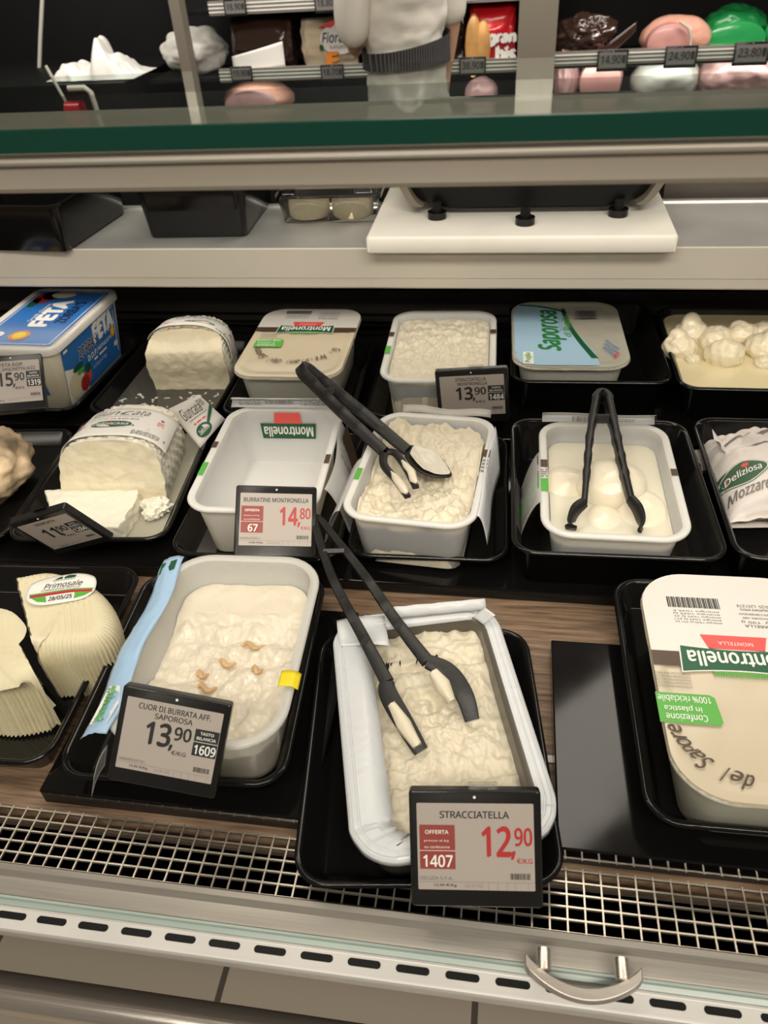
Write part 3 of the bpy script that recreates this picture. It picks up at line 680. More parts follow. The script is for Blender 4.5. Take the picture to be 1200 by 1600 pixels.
g.rings(R, False, False); solid(g.obj('torn_foil_rim', 'filmw', t, 22), .0005)
g = G(); g.grid(lambda u, v: Vector((-.022 + .098 * u, d / 2 + .006 - .010 * v - .004 * u + .003 * math.sin(v * PI), h + .001 + .012 * math.sin(v * PI * .9) + .001 * fb(u * 5, v, 2))), 20, 8); solid(g.obj('foil_flap', 'filmw', t, 60), .0005)
g = G(); g.grid(lambda u, v: Vector((-.080 + .050 * u, d / 2 + .004 - .034 * v - .01 * u * v, h + .003 + .002 * math.sin(u * 4 + v * 5))), 10, 8); solid(g.obj('foil_flap', 'filmw', t, 60), .0005)
g = G(); g.grid(lambda u, v: Vector((wd / 2 - .015 + .012 * u + .008 * v, d / 2 - .015 - .012 * v, h + .003 + .012 * u)), 6, 6); solid(g.obj('foil_flap', 'filmw', t, 60), .0005)

# ------------------------------------------------------------------ mozzarella knots in whey
g = G(); R = []
for k in range(10): R.append([Vector((v.x * (1 - k / 10), v.y * (1 - k / 10), .050 + .0015 * fb(v.x * (1 - k / 10), v.y * (1 - k / 10), 20, 3))) for v in rr(.218, .258, .028, 0, 10)])
g.rings(R, False, True); o = g.obj('whey', 'whey', None, 80); o.location = mzt.location; tag(o, 'yellowish whey filling the deep tray of mozzarella knots', 'whey'); o['kind'] = 'stuff'
KN = [(1064, 536, .020, 'knot lying against the tray edge with its nub up'), (1078, 516, .022, 'tallest knot with a pointed tail at its top'), (1118, 526, .021, 'creased knot beside the tallest one'), (1160, 518, .021, 'round coiled knot with swirl folds'), (1198, 514, .019, 'knot cut by the frame behind the others'), (1133, 548, .022, 'wrinkled knot floating lowest in the middle'), (1193, 538, .021, 'smooth knot near the frame edge above a drooping tail'), (1196, 556, .011, 'small drooping tail piece near the frame edge'), (1216, 532, .022, 'knot just beyond the frame edge'), (1150, 538, .012, 'small curd piece between the coiled and wrinkled knots'), (1085, 550, .009, 'tiny curd flake below the tallest knot')]
for i, (px, py, r_, lb) in enumerate(KN):
    rn = random.Random(i + 40); c = P(px, py, .945)
    o = blob('mozzarella_knot', lb, 'mozzarella', (c.x, c.y, .928 + r_ * .45), (r_ * 1.35, r_ * 1.2, r_ * 1.05), M['knot'], i + 11, .06, 1.2, (rn.uniform(-.4, .4), rn.uniform(-.4, .4), rn.uniform(0, 3)), 'mozzarella knots in the tray', (rn.uniform(-.6, .2), rn.uniform(-.3, .3), .8, .80, .45 if i in (0, 1, 6) else .15), 36, .12, .028)

# ------------------------------------------------------------------ basket cheeses
def loaf(name, label, c, rz, wd, hh, L, m, mcut, taper=.9, cut=None, seed=0, ribs=(20, 14), amp=.0032):
    t = thing(name, label, 'cheese', c, rz)
    def section(sc, y):                                                # D-shaped: flat base, straight flanks leaning in, domed top
        pts = []; W2 = wd / 2 * sc; Hh = hh * sc
        prof = [(-W2 * .93, 0)] + [(-W2 * (.93 + .09 * math.sin(q / 10 * PI * .8)), Hh * .55 * q / 10) for q in range(1, 11)]
        ex, ez = prof[-1]
        arcs = [(ex * math.cos(a) , ez + (Hh - ez) * math.sin(a)) for a in [PI * q / 40 for q in range(1, 40)]]
        arcs = [(ex * (abs(math.cos(a)) ** .72) * (1 if math.cos(a) > 0 else -1), ez + (Hh - ez) * (math.sin(a) ** .8)) for a in [PI * q / 40 for q in range(1, 40)]]
        right = [(-x, z) for x, z in prof[::-1]]
        base = [(W2 * .93 * (1 - 2 * q / 14), 0) for q in range(1, 14)]
        return prof + arcs + right + base
    n = len(section(1, 0)); R = []
    NL = 44
    cutf = cut or (lambda x, z: 0)
    for k in range(NL + 1):
        v = k / NL; sc = taper + (1 - taper) * (1 - v); ring = []
        sec = section(sc, 0)
        for i, (x, z) in enumerate(sec):
            y = -L / 2 + L * v; d_ = 0
            if z > .002:
                d_ = amp * (math.sin(i / n * ribs[0] * 2 * PI + (v * ribs[1] // 1 % 2) * PI) * .7 + .6 * abs(math.sin(v * ribs[1] * PI)) - .5) + .0008 * noise.noise(Vector((x * 200, z * 200, y * 200)))
            yy = y + (cutf(x, z) if k == 0 else cutf(x, z) * max(0, 1 - v * 3))
            d_ *= min(1, .25 + v * 5); nx = Vector((x, 0, z - hh * .4)).normalized(); ring.append(Vector((x, yy, z)) + nx * d_)
        R.append(ring)
    g = G(); g.rings(R, False, True); g.obj('rind', m, t, 60)
    R2 = []; K = 26
    for k in range(K + 1):
        sc = 1 - k / K; R2.append([Vector((p.x * sc, 0, hh * .42 + (p.z - hh * .42) * sc)) for p in R[0]])
        for q in R2[-1]: q.y = -L / 2 + cutf(q.x, q.z) + (.0022 * fb(q.x, q.z, 70, 4, seed) if k else 0)
        if k == 0: R2[0] = [Vector(p) for p in R[0]]
    g = G(); g.rings(R2, False, True); g.obj('cut_face', mcut, t, 70)
    return t, section
def wrap_label(t, wd, hh, L, taper, y0, y1, a0, a1, ink, lift=.0016):
    """Paper label laid over the domed top: u runs across the dome, v along the loaf."""
    def pos(u, v, l):
        y = y0 + (y1 - y0) * v; vv = (y + L / 2) / L; sc = taper + (1 - taper) * (1 - vv); W2 = wd / 2 * sc; Hh = hh * sc; a = a0 + (a1 - a0) * u
        ex, ez = W2 * 1.0, Hh * .55; ca, sa = math.cos(a), math.sin(a)
        if sa < 0: x = -ex * 1.0 * (1 if ca > 0 else -1); z = ez + sa * Hh * .5
        else: x = -ex * (abs(ca) ** .72) * (1 if ca > 0 else -1); z = ez + (Hh - ez) * (sa ** .8)
        nn = Vector((x / ex, 0, max(.1, (z - ez) / (Hh - ez)))).normalized()
        return Vector((x, y, z)) + nn * (lift + l)
    g = G(); g.grid(lambda u, v: pos(u, v, 0), 40, 10); lb = solid(g.obj('paper_label', 'paper', t, 60), .0003)
    ink.build(lb, lambda x, y, l: pos(x, y, l + .0002), nm=NM, lift=.00025)
def curd_label():
    I = Ink(); I.text('Giuncata', .30, .74, .66, .93, 'inkg', -.008, .35); I.rect(.30, .69, .62, .70, 'inkg', 1, 8, 1)
    I.text('CON LATTE PUGLIESE', .30, .57, .60, .62, 'inkg', 0, 0)
    I.disc(.47, .40, .115, .125, 'white', 2, 28); I.disc(.47, .40, .105, .11, 'dgreen', 3, 28); I.text('Deliziosa', .385, .35, .555, .45, 'white', .01, .2, 5); I.disc(.48, .49, .014, .02, 'coral', 5)
    I.poly([(.57, .36), (.72, .27), (.92, .16), (.92, .22), (.72, .33), (.57, .41)], 'dgreen', 2)
    I.lines(.60, .08, .85, .22, 'inkg', 5); I.disc(.80, .72, .02, .035, 'inkg'); I.lines(.76, .52, .84, .66, 'coral', 3)
    I.poly([(.08, .26), (.26, .30), (.26, .34), (.08, .32)], 'dgreen', 2); I.lines(.22, .34, .30, .48, 'coral', 2)
    I.lines(.1, .06, .5, .2, 'inkg', 2, 2, 5, .3)
    return I
# front one: top slice face leans back over a deep lower block
cB = P(180, 775, .872)
def cut_front(x, z):
    if z > .034: return .003 + (z - .034) * .30
    return .0
tf, sec = loaf('basket_cheese', 'large basket-marked fresh cheese with a paper label, cut open behind its lying slice', (-.524, .838, .871), 5, .144, .094, .138, M['curdw'], M['curd'], .84, cut_front, 3)
wrap_label(tf, .144, .094, .138, .84, -.040, .044, .22, PI - .22, curd_label(), .0055)
# back one
tb_, sec = loaf('basket_cheese', 'smaller basket-marked fresh cheese with a label band, in the rear tray beside the feta', (-.516, 1.108, .884), 4, .132, .104, .085, M['curdw'], M['curd'], .9, lambda x, z: .003 * math.sin(z * 90) + max(0, z - .070) * 1.3, 5)
wrap_label(tb_, .132, .104, .085, .9, -.020, .024, .45, PI + .35, curd_label(), .0055)
# whey in their trays
for c, rz, wd, d, z, lb in (((-.532, .822), 5, .176, .256, .8715, 'thin milky whey pooled under the cut basket cheese'), ((-.543, 1.086), 0, .172, .218, .8855, 'greyish whey film under the smaller basket cheese')):
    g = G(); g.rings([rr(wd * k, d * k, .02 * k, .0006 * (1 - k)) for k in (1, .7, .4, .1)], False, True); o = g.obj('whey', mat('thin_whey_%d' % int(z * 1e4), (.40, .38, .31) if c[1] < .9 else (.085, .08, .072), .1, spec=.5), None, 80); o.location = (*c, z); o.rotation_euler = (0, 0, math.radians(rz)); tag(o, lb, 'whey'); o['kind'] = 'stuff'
g = G(); rn = random.Random(5)
for q in range(46):                                                   # specks of curd left on the wet tray
    x, y = rn.uniform(-.622, -.462), rn.uniform(.985, 1.055); a = rn.uniform(0, 3); r1, r2 = rn.uniform(.0015, .006), rn.uniform(.001, .002)
    g.rings([[Vector((x + r1 * k * math.cos(b) * math.cos(a) - r2 * k * math.sin(b) * math.sin(a), y + r1 * k * math.cos(b) * math.sin(a) + r2 * k * math.sin(b) * math.cos(a), .886 + h_)) for b in [2 * PI * i / 8 for i in range(8)]] for k, h_ in ((1, 0), (.7, .0012), (.2, .0016))])
o = g.obj('curd_crumbs', 'curdw', None, 60); tag(o, 'specks of curd scattered on the wet rear tray', 'crumbs'); o['kind'] = 'stuff'
# slice lying in front
sp = [P(70, 770, .893), P(150, 763, .893), P(219, 763, .893), P(212, 787, .893), P(188, 825, .893), P(140, 830, .893), P(85, 806, .893)]
def prism(name, label, cat, pts, z0, z1, m, seed=0, amp=.002, parent=None, mside=None, sub=14, shrink=1.0, topf=None):
    """A crumbly cut piece from its outline."""
    n = len(pts); out = []
    for i in range(n):
        a, b = Vector(pts[i]), Vector(pts[(i + 1) % n])
        for q in range(sub): out.append(a.lerp(b, q / sub))
    c = sum(out, Vector()) / len(out); R = []
    for z, k in [(z0, shrink)] + [(z0 + (z1 - z0) * q / 8, shrink + (1 - shrink) * q / 8) for q in range(1, 8)] + [(z1 - .001, .998)]:
        R.append([Vector((c.x + (p.x - c.x) * k + amp * fb(p.x + z, p.y, 130, 3, seed), c.y + (p.y - c.y) * k + amp * fb(p.y + z, p.x, 130, 3, seed + 4), z)) for p in out])
    for q in range(24):
        k = .985 * (1 - q / 24); R.append([Vector((c.x + (p.x - c.x) * k, c.y + (p.y - c.y) * k, z1 + amp * .6 * fb(c.x + (p.x - c.x) * k, c.y + (p.y - c.y) * k, 90, 4, seed))) for p in out])
    g = G(); g.rings(R, True, True); o = g.obj(name, m, parent, 60)
    if label: tag(o, label, cat)
    return o
prism('cheese_slice', 'thick white slice lying flat in front of the large basket cheese', 'cheese', sp, .8725, .897, M['curdw'], 2, .0025)
for i, (px, py, r_) in enumerate(((247, 790, .014), (236, 800, .010), (228, 785, .009))):
    c = P(px, py, .882); blob('curd_lump', 'crumbled curd lump beside the lying slice' if i else 'largest crumbled curd lump at the foot of the large basket cheese', 'curd', (c.x, c.y, .872 + r_ * .7), (r_ * 1.2, r_, r_ * .8), M['curdw'], i + 70, .35, 3, group='crumbled curd lumps beside the slice', n=22)
# label card standing behind the nearly empty tub
lc = [P(262, 640, .925), P(313, 700, .893), P(352, 655, .915), P(311, 617, .955)]
lt = thing('label_card', 'loose printed cheese label card leaning beside the large basket cheese', 'label', lc[1])
g = G()
def card(u, v, l=0):
    a = lc[0].lerp(lc[1], 1 - v); b = lc[3].lerp(lc[2], 1 - v); p = a.lerp(b, u) - lc[1]; return p + Vector((.2, -.8, .55)).normalized() * (l + .004 * math.sin(u * PI))
g.grid(card, 14, 6); solid(g.obj('card', 'paper', lt, 60), .0005)
I = Ink(); I.text('Giuncata', .18, .58, .80, .86, 'ink', -.005, .3); I.rect(.25, .52, .85, .535, 'inkg', 1, 6); I.lines(.3, .38, .7, .46, 'coral', 1); I.disc(.42, .20, .24, .15, 'dgreen', 2); I.text('Deliziosa', .25, .15, .59, .26, 'white', .01, .2, 4); I.poly([(.62, .22), (1, .5), (1, .62), (.62, .30)], 'dgreen', 2); I.lines(.78, .7, .95, .9, 'inkg', 4)
I.build(lt, lambda x, y, l: card(x, y, l + .0006), nm=NM)

# ------------------------------------------------------------------ ribbed cheese wedges in the front tray
def wheel_piece(label, pts, z0, z1, cutn, seed, round_from, m, mcut):
    """A piece of a ribbed wheel: outline pts (top view); the edges listed in cutn are the knife cuts."""
    t = thing('ribbed_cheese', label, 'cheese', (0, 0, z0)); sub = 64; n = len(pts); out = []; iscut = []
    for i in range(n):
        p0, p1, p2, p3 = (Vector((*pts[(i + q) % n], 0)) for q in (-1, 0, 1, 2))
        for q in range(sub):
            u = q / sub
            if i in cutn: p = p1.lerp(p2, u)
            else:
                a = p1 - p0 if (i - 1) % n not in cutn else p2 - p1; b = p3 - p2 if (i + 1) % n not in cutn else p2 - p1
                m0, m1 = (p2 - p1 + a) * .5, (p2 - p1 + b) * .5
                p = p1 * (2 * u ** 3 - 3 * u ** 2 + 1) + m0 * (u ** 3 - 2 * u ** 2 + u) + p2 * (-2 * u ** 3 + 3 * u ** 2) + m1 * (u ** 3 - u ** 2)
            out.append(p); iscut.append(i in cutn)
    N = len(out); H = z1 - z0; c = sum(out, Vector()) / N; R = []
    L = [0]
    for i in range(N): L.append(L[-1] + (out[(i + 1) % N] - out[i]).length)
    nor = []
    for i in range(N):
        tt = (out[(i + 1) % N] - out[i - 1]).normalized(); nor.append(Vector((tt.y, -tt.x, 0)))
    # resample finely for ribs
    def at(z, shr, ribbed):
        ring = []; ends = {}
        for ci in cutn:
            a_, b_ = Vector((*pts[ci], 0)), Vector((*pts[(ci + 1) % n], 0)); dd = (b_ - a_).normalized(); ends[ci] = (a_ + dd * shr, b_ - dd * shr)
        for i, p in enumerate(out):
            q = Vector(p)
            if iscut[i]:
                u = (i % sub) / sub; q = ends[i // sub][0].lerp(ends[i // sub][1], u)
            else:
                nn = Vector(nor[i]); e = 1.0
                for ci in cutn:                                        # next to a knife cut the rim turns in along the cut
                    for dist, base, dr in ((i - (ci + 1) * sub, (ci + 1) % n, 1), (ci * sub - i if ci * sub >= i else ci * sub + N - i, ci, -1)):
                        if 0 <= dist < 16:
                            a_, b_ = Vector((*pts[ci], 0)), Vector((*pts[(ci + 1) % n], 0)); dd = (b_ - a_).normalized() * (1 if dr == 1 else -1)
                            w_ = dist / 16; nn = (dd * (1 - w_) + nn * w_).normalized()
                q = q - nn * shr + nor[i] * (.0015 * math.sin(L[i] * 1450) * ribbed)
            q += Vector((noise.noise(q * 160 + Vector((0, 0, seed))), noise.noise(q * 160 + Vector((5, 0, seed))), 0)) * (.0014 if iscut[i] else .0004)
            ring.append(Vector((q.x, q.y, z)))
        return ring
    for k in range(9):
        u = k / 8; R.append(at(H * .72 * u, .004 * (1 - u) ** 2 - .001, 1))
    for k in range(1, 7):
        a = PI / 2 * k / 6; R.append(at(H * (.72 + .27 * math.sin(a)), -.001 + .016 * (1 - math.cos(a)), max(0, .8 - k * .12)))
    top = R[-1]
    for k in range(1, 16):
        s_ = 1 - k / 16; R.append([Vector((c.x + (p.x - c.x) * s_, c.y + (p.y - c.y) * s_, H * (.99 + .03 * (1 - s_)) + .0007 * math.sin(p.length * 60 + (c + (p - c) * s_).x * 900 + (c + (p - c) * s_).y * 500))) for p in top])
    g = G(); g.rings(R, True, True); g.obj('rind', m, t, 60)
    # cut faces
    for ci in cutn:
        idx = [i for i in range(N) if i // sub == ci] + [((ci + 1) * sub) % N]; rows = 15
        g = G(); V = []
        for k in range(rows):
            for i in idx:
                p = R[k][i] + nor[i] * (.0012 + .0006 * noise.noise(R[k][i] * 220)); V.append(p)
        w_ = len(idx); F = [(k * w_ + i, k * w_ + i + 1, (k + 1) * w_ + i + 1, (k + 1) * w_ + i) for k in range(rows - 1) for i in range(w_ - 1)]
        g.add(V, F); g.obj('cut_face', mcut, t, 60)
    return t, H
zt = .942
A = [P(px, py, zt) for px, py in ((52, 1008), (146, 1000), (176, 960), (150, 912), (84, 886), (24, 893))]
pw, H = wheel_piece('larger ribbed cheese wedge with an oval red and green sticker', [(p.x, p.y) for p in A], .857, zt, [5], 2, 0, M['rind'], M['curd'])
Bp = [P(px, py, zt) for px, py in ((52, 1050), (22, 992), (-12, 966), (-90, 975), (-110, 1040), (-30, 1062))]
pw2, H2 = wheel_piece('smaller ribbed cheese wedge at the frame edge showing its cut side', [(p.x, p.y) for p in Bp][::-1], .857, zt, [4], 3, 0, M['rind'], mat('ochre_cut', (.74, .58, .30), .55, bump=.4, bscale=120, sss=.1))
# sticker on the larger wedge
sc0 = P(97, 922, zt); I = Ink()
SA = math.radians(18)
def stick(x, y, l):
    X = sc0.x + x * math.cos(SA) - y * math.sin(SA); Y = sc0.y + x * math.sin(SA) + y * math.cos(SA)
    r2 = ((X - (-.455)) ** 2 + (Y - .508) ** 2)
    return Vector((X, Y, H * 1.012 + .0028 - max(0, x - .012) * .16 - max(0, y - .012) * .3 + l))
g = G(); R = []
for k in range(9): R.append([stick(.036 * math.copysign(abs(math.cos(a)) ** .7, math.cos(a)) * (1 - k / 9), .0245 * math.copysign(abs(math.sin(a)) ** .85, math.sin(a)) * (1 - k / 9), 0) for a in [2 * PI * q / 48 for q in range(48)]])
g.rings(R, False, True); st = solid(g.obj('sticker', 'paper', pw, 60), .0003)
I.rect(-.031, -.0105, .033, -.0065, 'red', 1, 10, 1); I.rect(-.032, -.0062, .034, -.0045, 'green', 1, 10, 1); I.poly([(-.029, -.0108), (-.022, -.0175), (-.012, -.0205), (-.014, -.0108)], 'green', 1); I.poly([(.016, -.0108), (.032, -.0108), (.026, -.016), (.016, -.020)], 'green', 1)
I.text('Primosale', -.018, .000, .022, .0085, 'ink', .0, .3, 3); I.text('FORMAGGIO FRESCO', -.020, -.0035, .020, -.001, 'ink', 0, 0, 3); I.text('28/05/25', -.010, -.0195, .014, -.0135, 'ink', .01, 0, 3); I.text('SAN LUCERA', -.010, .0105, .013, .013, 'ink', 0, 0, 3)
I.poly([(-.009, .0145), (-.001, .0145), (-.001, .0195), (-.004, .0195)], 'dgreen', 2); I.poly([(.001, .0145), (.013, .0145), (.013, .0195), (.005, .0215), (.001, .018)], 'dgreen', 2)
I.build(st, lambda x, y, l: stick(x, y, l + .0003), nm=NM)
pwr = [P(70, 1083, .862), P(88, 1103, .862), P(76, 1113, .862), P(62, 1098, .862)]
g = G(); g.add([p + Vector((0, 0, .001)) for p in pwr], [(0, 1, 2, 3)]); o = solid(g.obj('paper_scrap', 'paper', None, None), .0005); tag(o, 'small white paper scrap under the tips of the ribbed wedges', 'paper')

q = [P(px, py, .8512) for px, py in ((838, 1181), (862, 1180), (866, 1192), (846, 1190))]
g = G(); g.add(q, [(0, 1, 2, 3)]); o = solid(g.obj('paper_scrap', 'paper', None, None), .0005); tag(o, 'tiny white paper scrap on the bare wood beside the glossy riser', 'paper')
# crusted cheese at the frame edge
c = P(-22, 735, .91)
blob('crusted_cheese', 'rough pale cheese with brown crust at the frame edge', 'cheese', (c.x, c.y, .914), (.060, .070, .046), M['crust'], 90, .16, 2.2, n=44)

# ------------------------------------------------------------------ feta tub
ft = thing('feta_tub', 'blue and white rectangular feta tub with white lid', 'tub', (-.750, 1.089, .884), -1.5)
wd, d, h, s, r = .150, .228, .118, .016, .018
vessel('tub_body', 'tubs', wd, d, r, [(s + .002, 0), (s, .003), (.003, h - .014), (.003, h - .006), (.010, h - .006)], ft)
vessel('lid', M['lidw'], wd + .006, d + .006, r + .003, [(.002, h - .013), (.0005, h - .012), (0, h - .003), (.002, h), (.006, h + .0005), (.008, h - .0012), (.02, h - .0014)], ft)
I = Ink(); hw, hd2 = wd / 2 - .010, d / 2 - .012
I.rect(-hw, -hd2, hw, hd2, 'blue', 1); 
for e, l in ((.004, 2),):
    for x0, y0, x1, y1 in ((-hw + e, -hd2 + e, hw - e, -hd2 + e + .0014), (-hw + e, hd2 - e - .0014, hw - e, hd2 - e), (-hw + e, -hd2 + e, -hw + e + .0014, hd2 - e), (hw - e - .0014, -hd2 + e, hw - e, hd2 - e)): I.rect(x0, y0, x1, y1, 'white', l)
def lidtxt(s, x0, x1, y0, y1, m, bold=0, shear=0): I.text(s, 0, 0, 0, 0, m, bold, shear, 4, 0, lambda u, v: (x0 + v * (x1 - x0), y1 - u * (y1 - y0)))
I.disc(-.005, -.070, .017, .017, 'orange', 3); I.disc(-.005, -.070, .011, .011, 'yellow', 4); I.disc(-.045, -.068, .012, .010, 'white', 3)
def rtxt(s, x0, x1, y0, y1, m, bold=.02): I.text(s, 0, 0, 0, 0, m, bold, 0, 4, 0, lambda u, v: (x0 + v * (x1 - x0), y1 + u * (y0 - y1)))
rtxt('FETA', .020, -.010, .062, -.035, 'white', .05); rtxt("ZORBA'S", .046, .028, .060, -.022, 'navy', .03); rtxt('Greek cheese', -.014, -.022, .05, -.02, 'white', 0)
I.disc(-.042, .075, .018, .024, 'red', 3); I.disc(-.030, .085, .020, .018, 'dgreen', 3); I.disc(-.012, .088, .022, .014, 'rind', 4); I.disc(-.05, .055, .008, .02, 'dgreen', 3)
I.build(ft, lambda x, y, l: Vector((x, y, h - .0011 + l)), nm=NM)
# flank label: u along the flank (0 near .. 1 far), v up
def flank(u, v, l):
    z = .006 + (h - .022) * v; i = s + (.003 - s) * (z - .003) / (h - .017); return Vector((wd / 2 - i + .0004 + l, -d / 2 + .022 + (d - .044) * u, z))
I = Ink(); I.rect(0, 0, 1, 1, 'blue', 1, 6, 6); I.poly([(0, 0), (.34, 0), (.30, .30), (.20, .52), (.08, .60), (0, .66)], 'white', 2)
I.text("ZORBA'S", .26, .60, .60, .80, 'white', .045, .1, 3); I.text("ZORBA'S", .26, .60, .60, .80, 'navy', .02, .1, 4); I.text('FETA', .56, .66, .93, .96, 'white', .06, 0, 4)
I.text('D.O.P.', .40, .44, .57, .54, 'white', .02, 0, 4); I.text('PRETAGLIATA', .58, .46, .86, .53, 'white', .01, 0, 4); I.lines(.5, .34, .8, .42, 'white', 1, 3); I.text('1,2 kg e 2 kg', .46, .22, .72, .30, 'white', 0, .2, 4)
I.disc(.90, .56, .045, .11, 'orange', 3); I.disc(.90, .56, .03, .075, 'yellow', 4); I.disc(.93, .30, .04, .05, 'white', 3)
I.disc(.13, .26, .11, .22, 'rind', 4); I.disc(.28, .16, .08, .14, 'red', 5); I.disc(.34, .23, .07, .15, 'coral', 5); I.disc(.21, .52, .09, .06, 'dgreen', 5); I.disc(.36, .36, .05, .09, 'dgreen', 6); I.disc(.24, .42, .06, .05, 'green', 6)
I.rect(.03, .92, .10, .97, 'white', 3)
for e in (.03,): I.rect(.955, .12, .965, .92, 'white', 3); I.rect(.60, .965, .965, .98, 'white', 3)
I.build(ft, flank, nm=NM)
# near end label
def nend(u, v, l):
    z = .03 + (h - .046) * v; i = s + (.003 - s) * (z - .003) / (h - .017); return Vector((-.052 + .088 * u, -d / 2 + i - .0004 - l, z))
I = Ink(); I.rect(0, 0, 1, 1, 'blue', 1); I.text("ZORBA'S", .1, .55, .9, .9, 'white', .05, 0, 3); I.text('FETA', .15, .1, .85, .45, 'white', .05, 0, 3); I.build(ft, nend, nm=NM)

# ------------------------------------------------------------------ paper mozzarella bag
bgc = (.388, .864, .876)
bag = thing('mozzarella_bag', 'crumpled white paper mozzarella bag with a green oval badge in the deep tray', 'bag', bgc, 6)
def bagtop(x, y):
    e = max(0, 1 - (abs(x) / .118) ** 3) * max(0, 1 - (abs(y) / .078) ** 4)
    cr = abs(noise.noise(Vector((x * 26 + y * 14, y * 42, 3)))) * .014 + .004 * abs(noise.noise(Vector((x * 60, y * 80, 8))))
    cr *= 1.9 * (1 - .95 * math.exp(-((x + .086) / .055) ** 4 - ((y + .036) / .040) ** 4))
    return .004 + .062 * e ** .5 + cr
def bagpt(u, v):
    x, y = (u - .5) * .236 * (1 + .03 * math.sin(v * 9)), (v - .5) * .158 * (1 + .04 * math.sin(u * 12)); return Vector((x, y, bagtop(x, y)))
g = G(); g.grid(bagpt, 110, 90)
gb = G(); gb.grid(lambda u, v: Vector(((u - .5) * .232, (v - .5) * .152, .001)), 2, 2)
g.add(gb.V, gb.F); g.obj('paper_wrap', mat('waxed_paper', (.82, .76, .72), .5, bump=.3, bscale=60), bag, 60)
g = G(); g.grid(lambda u, v: Vector((-.100 - .012 * u, .030 + .022 * (v - .5) * (1 + u), .046 + .014 * u + .004 * math.sin(v * 7))), 8, 8); solid(g.obj('twisted_end', 'paper', bag, 60), .0005)
I = Ink()
cx, cy = -.094, -.026
oval = [(cx + .024 * math.cos(a) * (1 + .06 * math.cos(4 * a)), cy + .0165 * math.sin(a) * (1 + .06 * math.cos(4 * a))) for a in [2 * PI * q / 40 for q in range(40)]]
def fine(pts, m, l, rings=8):
    n = len(pts); mx = sum(p[0] for p in pts) / n; my = sum(p[1] for p in pts) / n; V = []; F = []
    for k in range(rings): V += [(mx + (p[0] - mx) * (1 - k / rings), my + (p[1] - my) * (1 - k / rings)) for p in pts]
    for k in range(rings - 1):
        for i in range(n): j = (i + 1) % n; F.append((k * n + i, k * n + j, (k + 1) * n + j, (k + 1) * n + i))
    F.append(tuple(range((rings - 1) * n, rings * n))); I.add(m, V, F, l)
bgreen = 'bagreen'; M['bagreen'] = mat('ink_sage_green', (.06, .13, .075), .5); NM['bagreen'] = 'green_badge'
fine([(cx + (x - cx) * 1.1, cy + (y - cy) * 1.1) for x, y in oval], 'bagreen', 4); fine([(cx + (x - cx) * 1.06, cy + (y - cy) * 1.06) for x, y in oval], 'white', 6); fine(oval, 'bagreen', 8)
I.text('Deliziosa', cx - .019, cy - .0055, cx + .019, cy + .0055, 'white', .012, .2, 11); I.disc(cx + .004, cy + .010, .004, .0035, 'coral', 11)
I.text('Mozzarella', -.116, -.060, -.060, -.046, 'inkg', .014, .35, 9)
I.rect(-.116, -.018, -.090, -.010, 'bagreen', 3, 14, 3); I.poly([(-.112, -.034), (-.107, -.034), (-.103, -.012), (-.108, -.012)], 'coral', 6); I.rect(-.10, .030, -.05, .033, 'inkg', 4, 12, 1); I.rect(-.08, .012, -.04, .015, 'inkg', 4, 12, 1)
I.rect(-.03, .048, .02, .051, 'inkg', 4, 12, 1)
I.build(bag, lambda x, y, l: Vector((x, y, bagtop(x, y) + .0006 + l)), nm=NM, lift=.00016)

# ------------------------------------------------------------------ tongs
def bar(pts, wid, thk, wdir, scal=0, nsc=6):
    """Flat bar along pts: wid across wdir, thk across the other way; scal gives the finger scallops."""
    pts = [Vector(p) for p in pts]; R = []; n = len(pts)
    for i, p in enumerate(pts):
        t = (pts[min(i + 1, n - 1)] - pts[max(i - 1, 0)]).normalized(); wv = (Vector(wdir) - t * t.dot(Vector(wdir))).normalized(); nv = t.cross(wv).normalized()
        u = i / (n - 1); wi = wid(u) if callable(wid) else wid; th = thk(u) if callable(thk) else thk
        th += scal * max(0, math.sin(u * nsc * 2 * PI)) if .18 < u < .75 else 0
        R.append([p + wv * (wi / 2 * a) + nv * (th / 2 * b) for a, b in ((-1, -.6), (-.8, -1), (.8, -1), (1, -.6), (1, .6), (.8, 1), (-.8, 1), (-1, .6))])
    return R
def lerp_path(pts, n=40):
    pts = [Vector(p) for p in pts]; m = len(pts) - 1; out = []
    for k in range(n + 1):
        u = k / n * m; i = min(int(u), m - 1); f_ = u - i
        p0, p1, p2, p3 = pts[max(i - 1, 0)], pts[i], pts[i + 1], pts[min(i + 2, m)]
        out.append(.5 * ((2 * p1) + (p2 - p0) * f_ + (2 * p0 - 5 * p1 + 4 * p2 - p3) * f_ ** 2 + (3 * p1 - p0 - 3 * p2 + p3) * f_ ** 3))
    return out
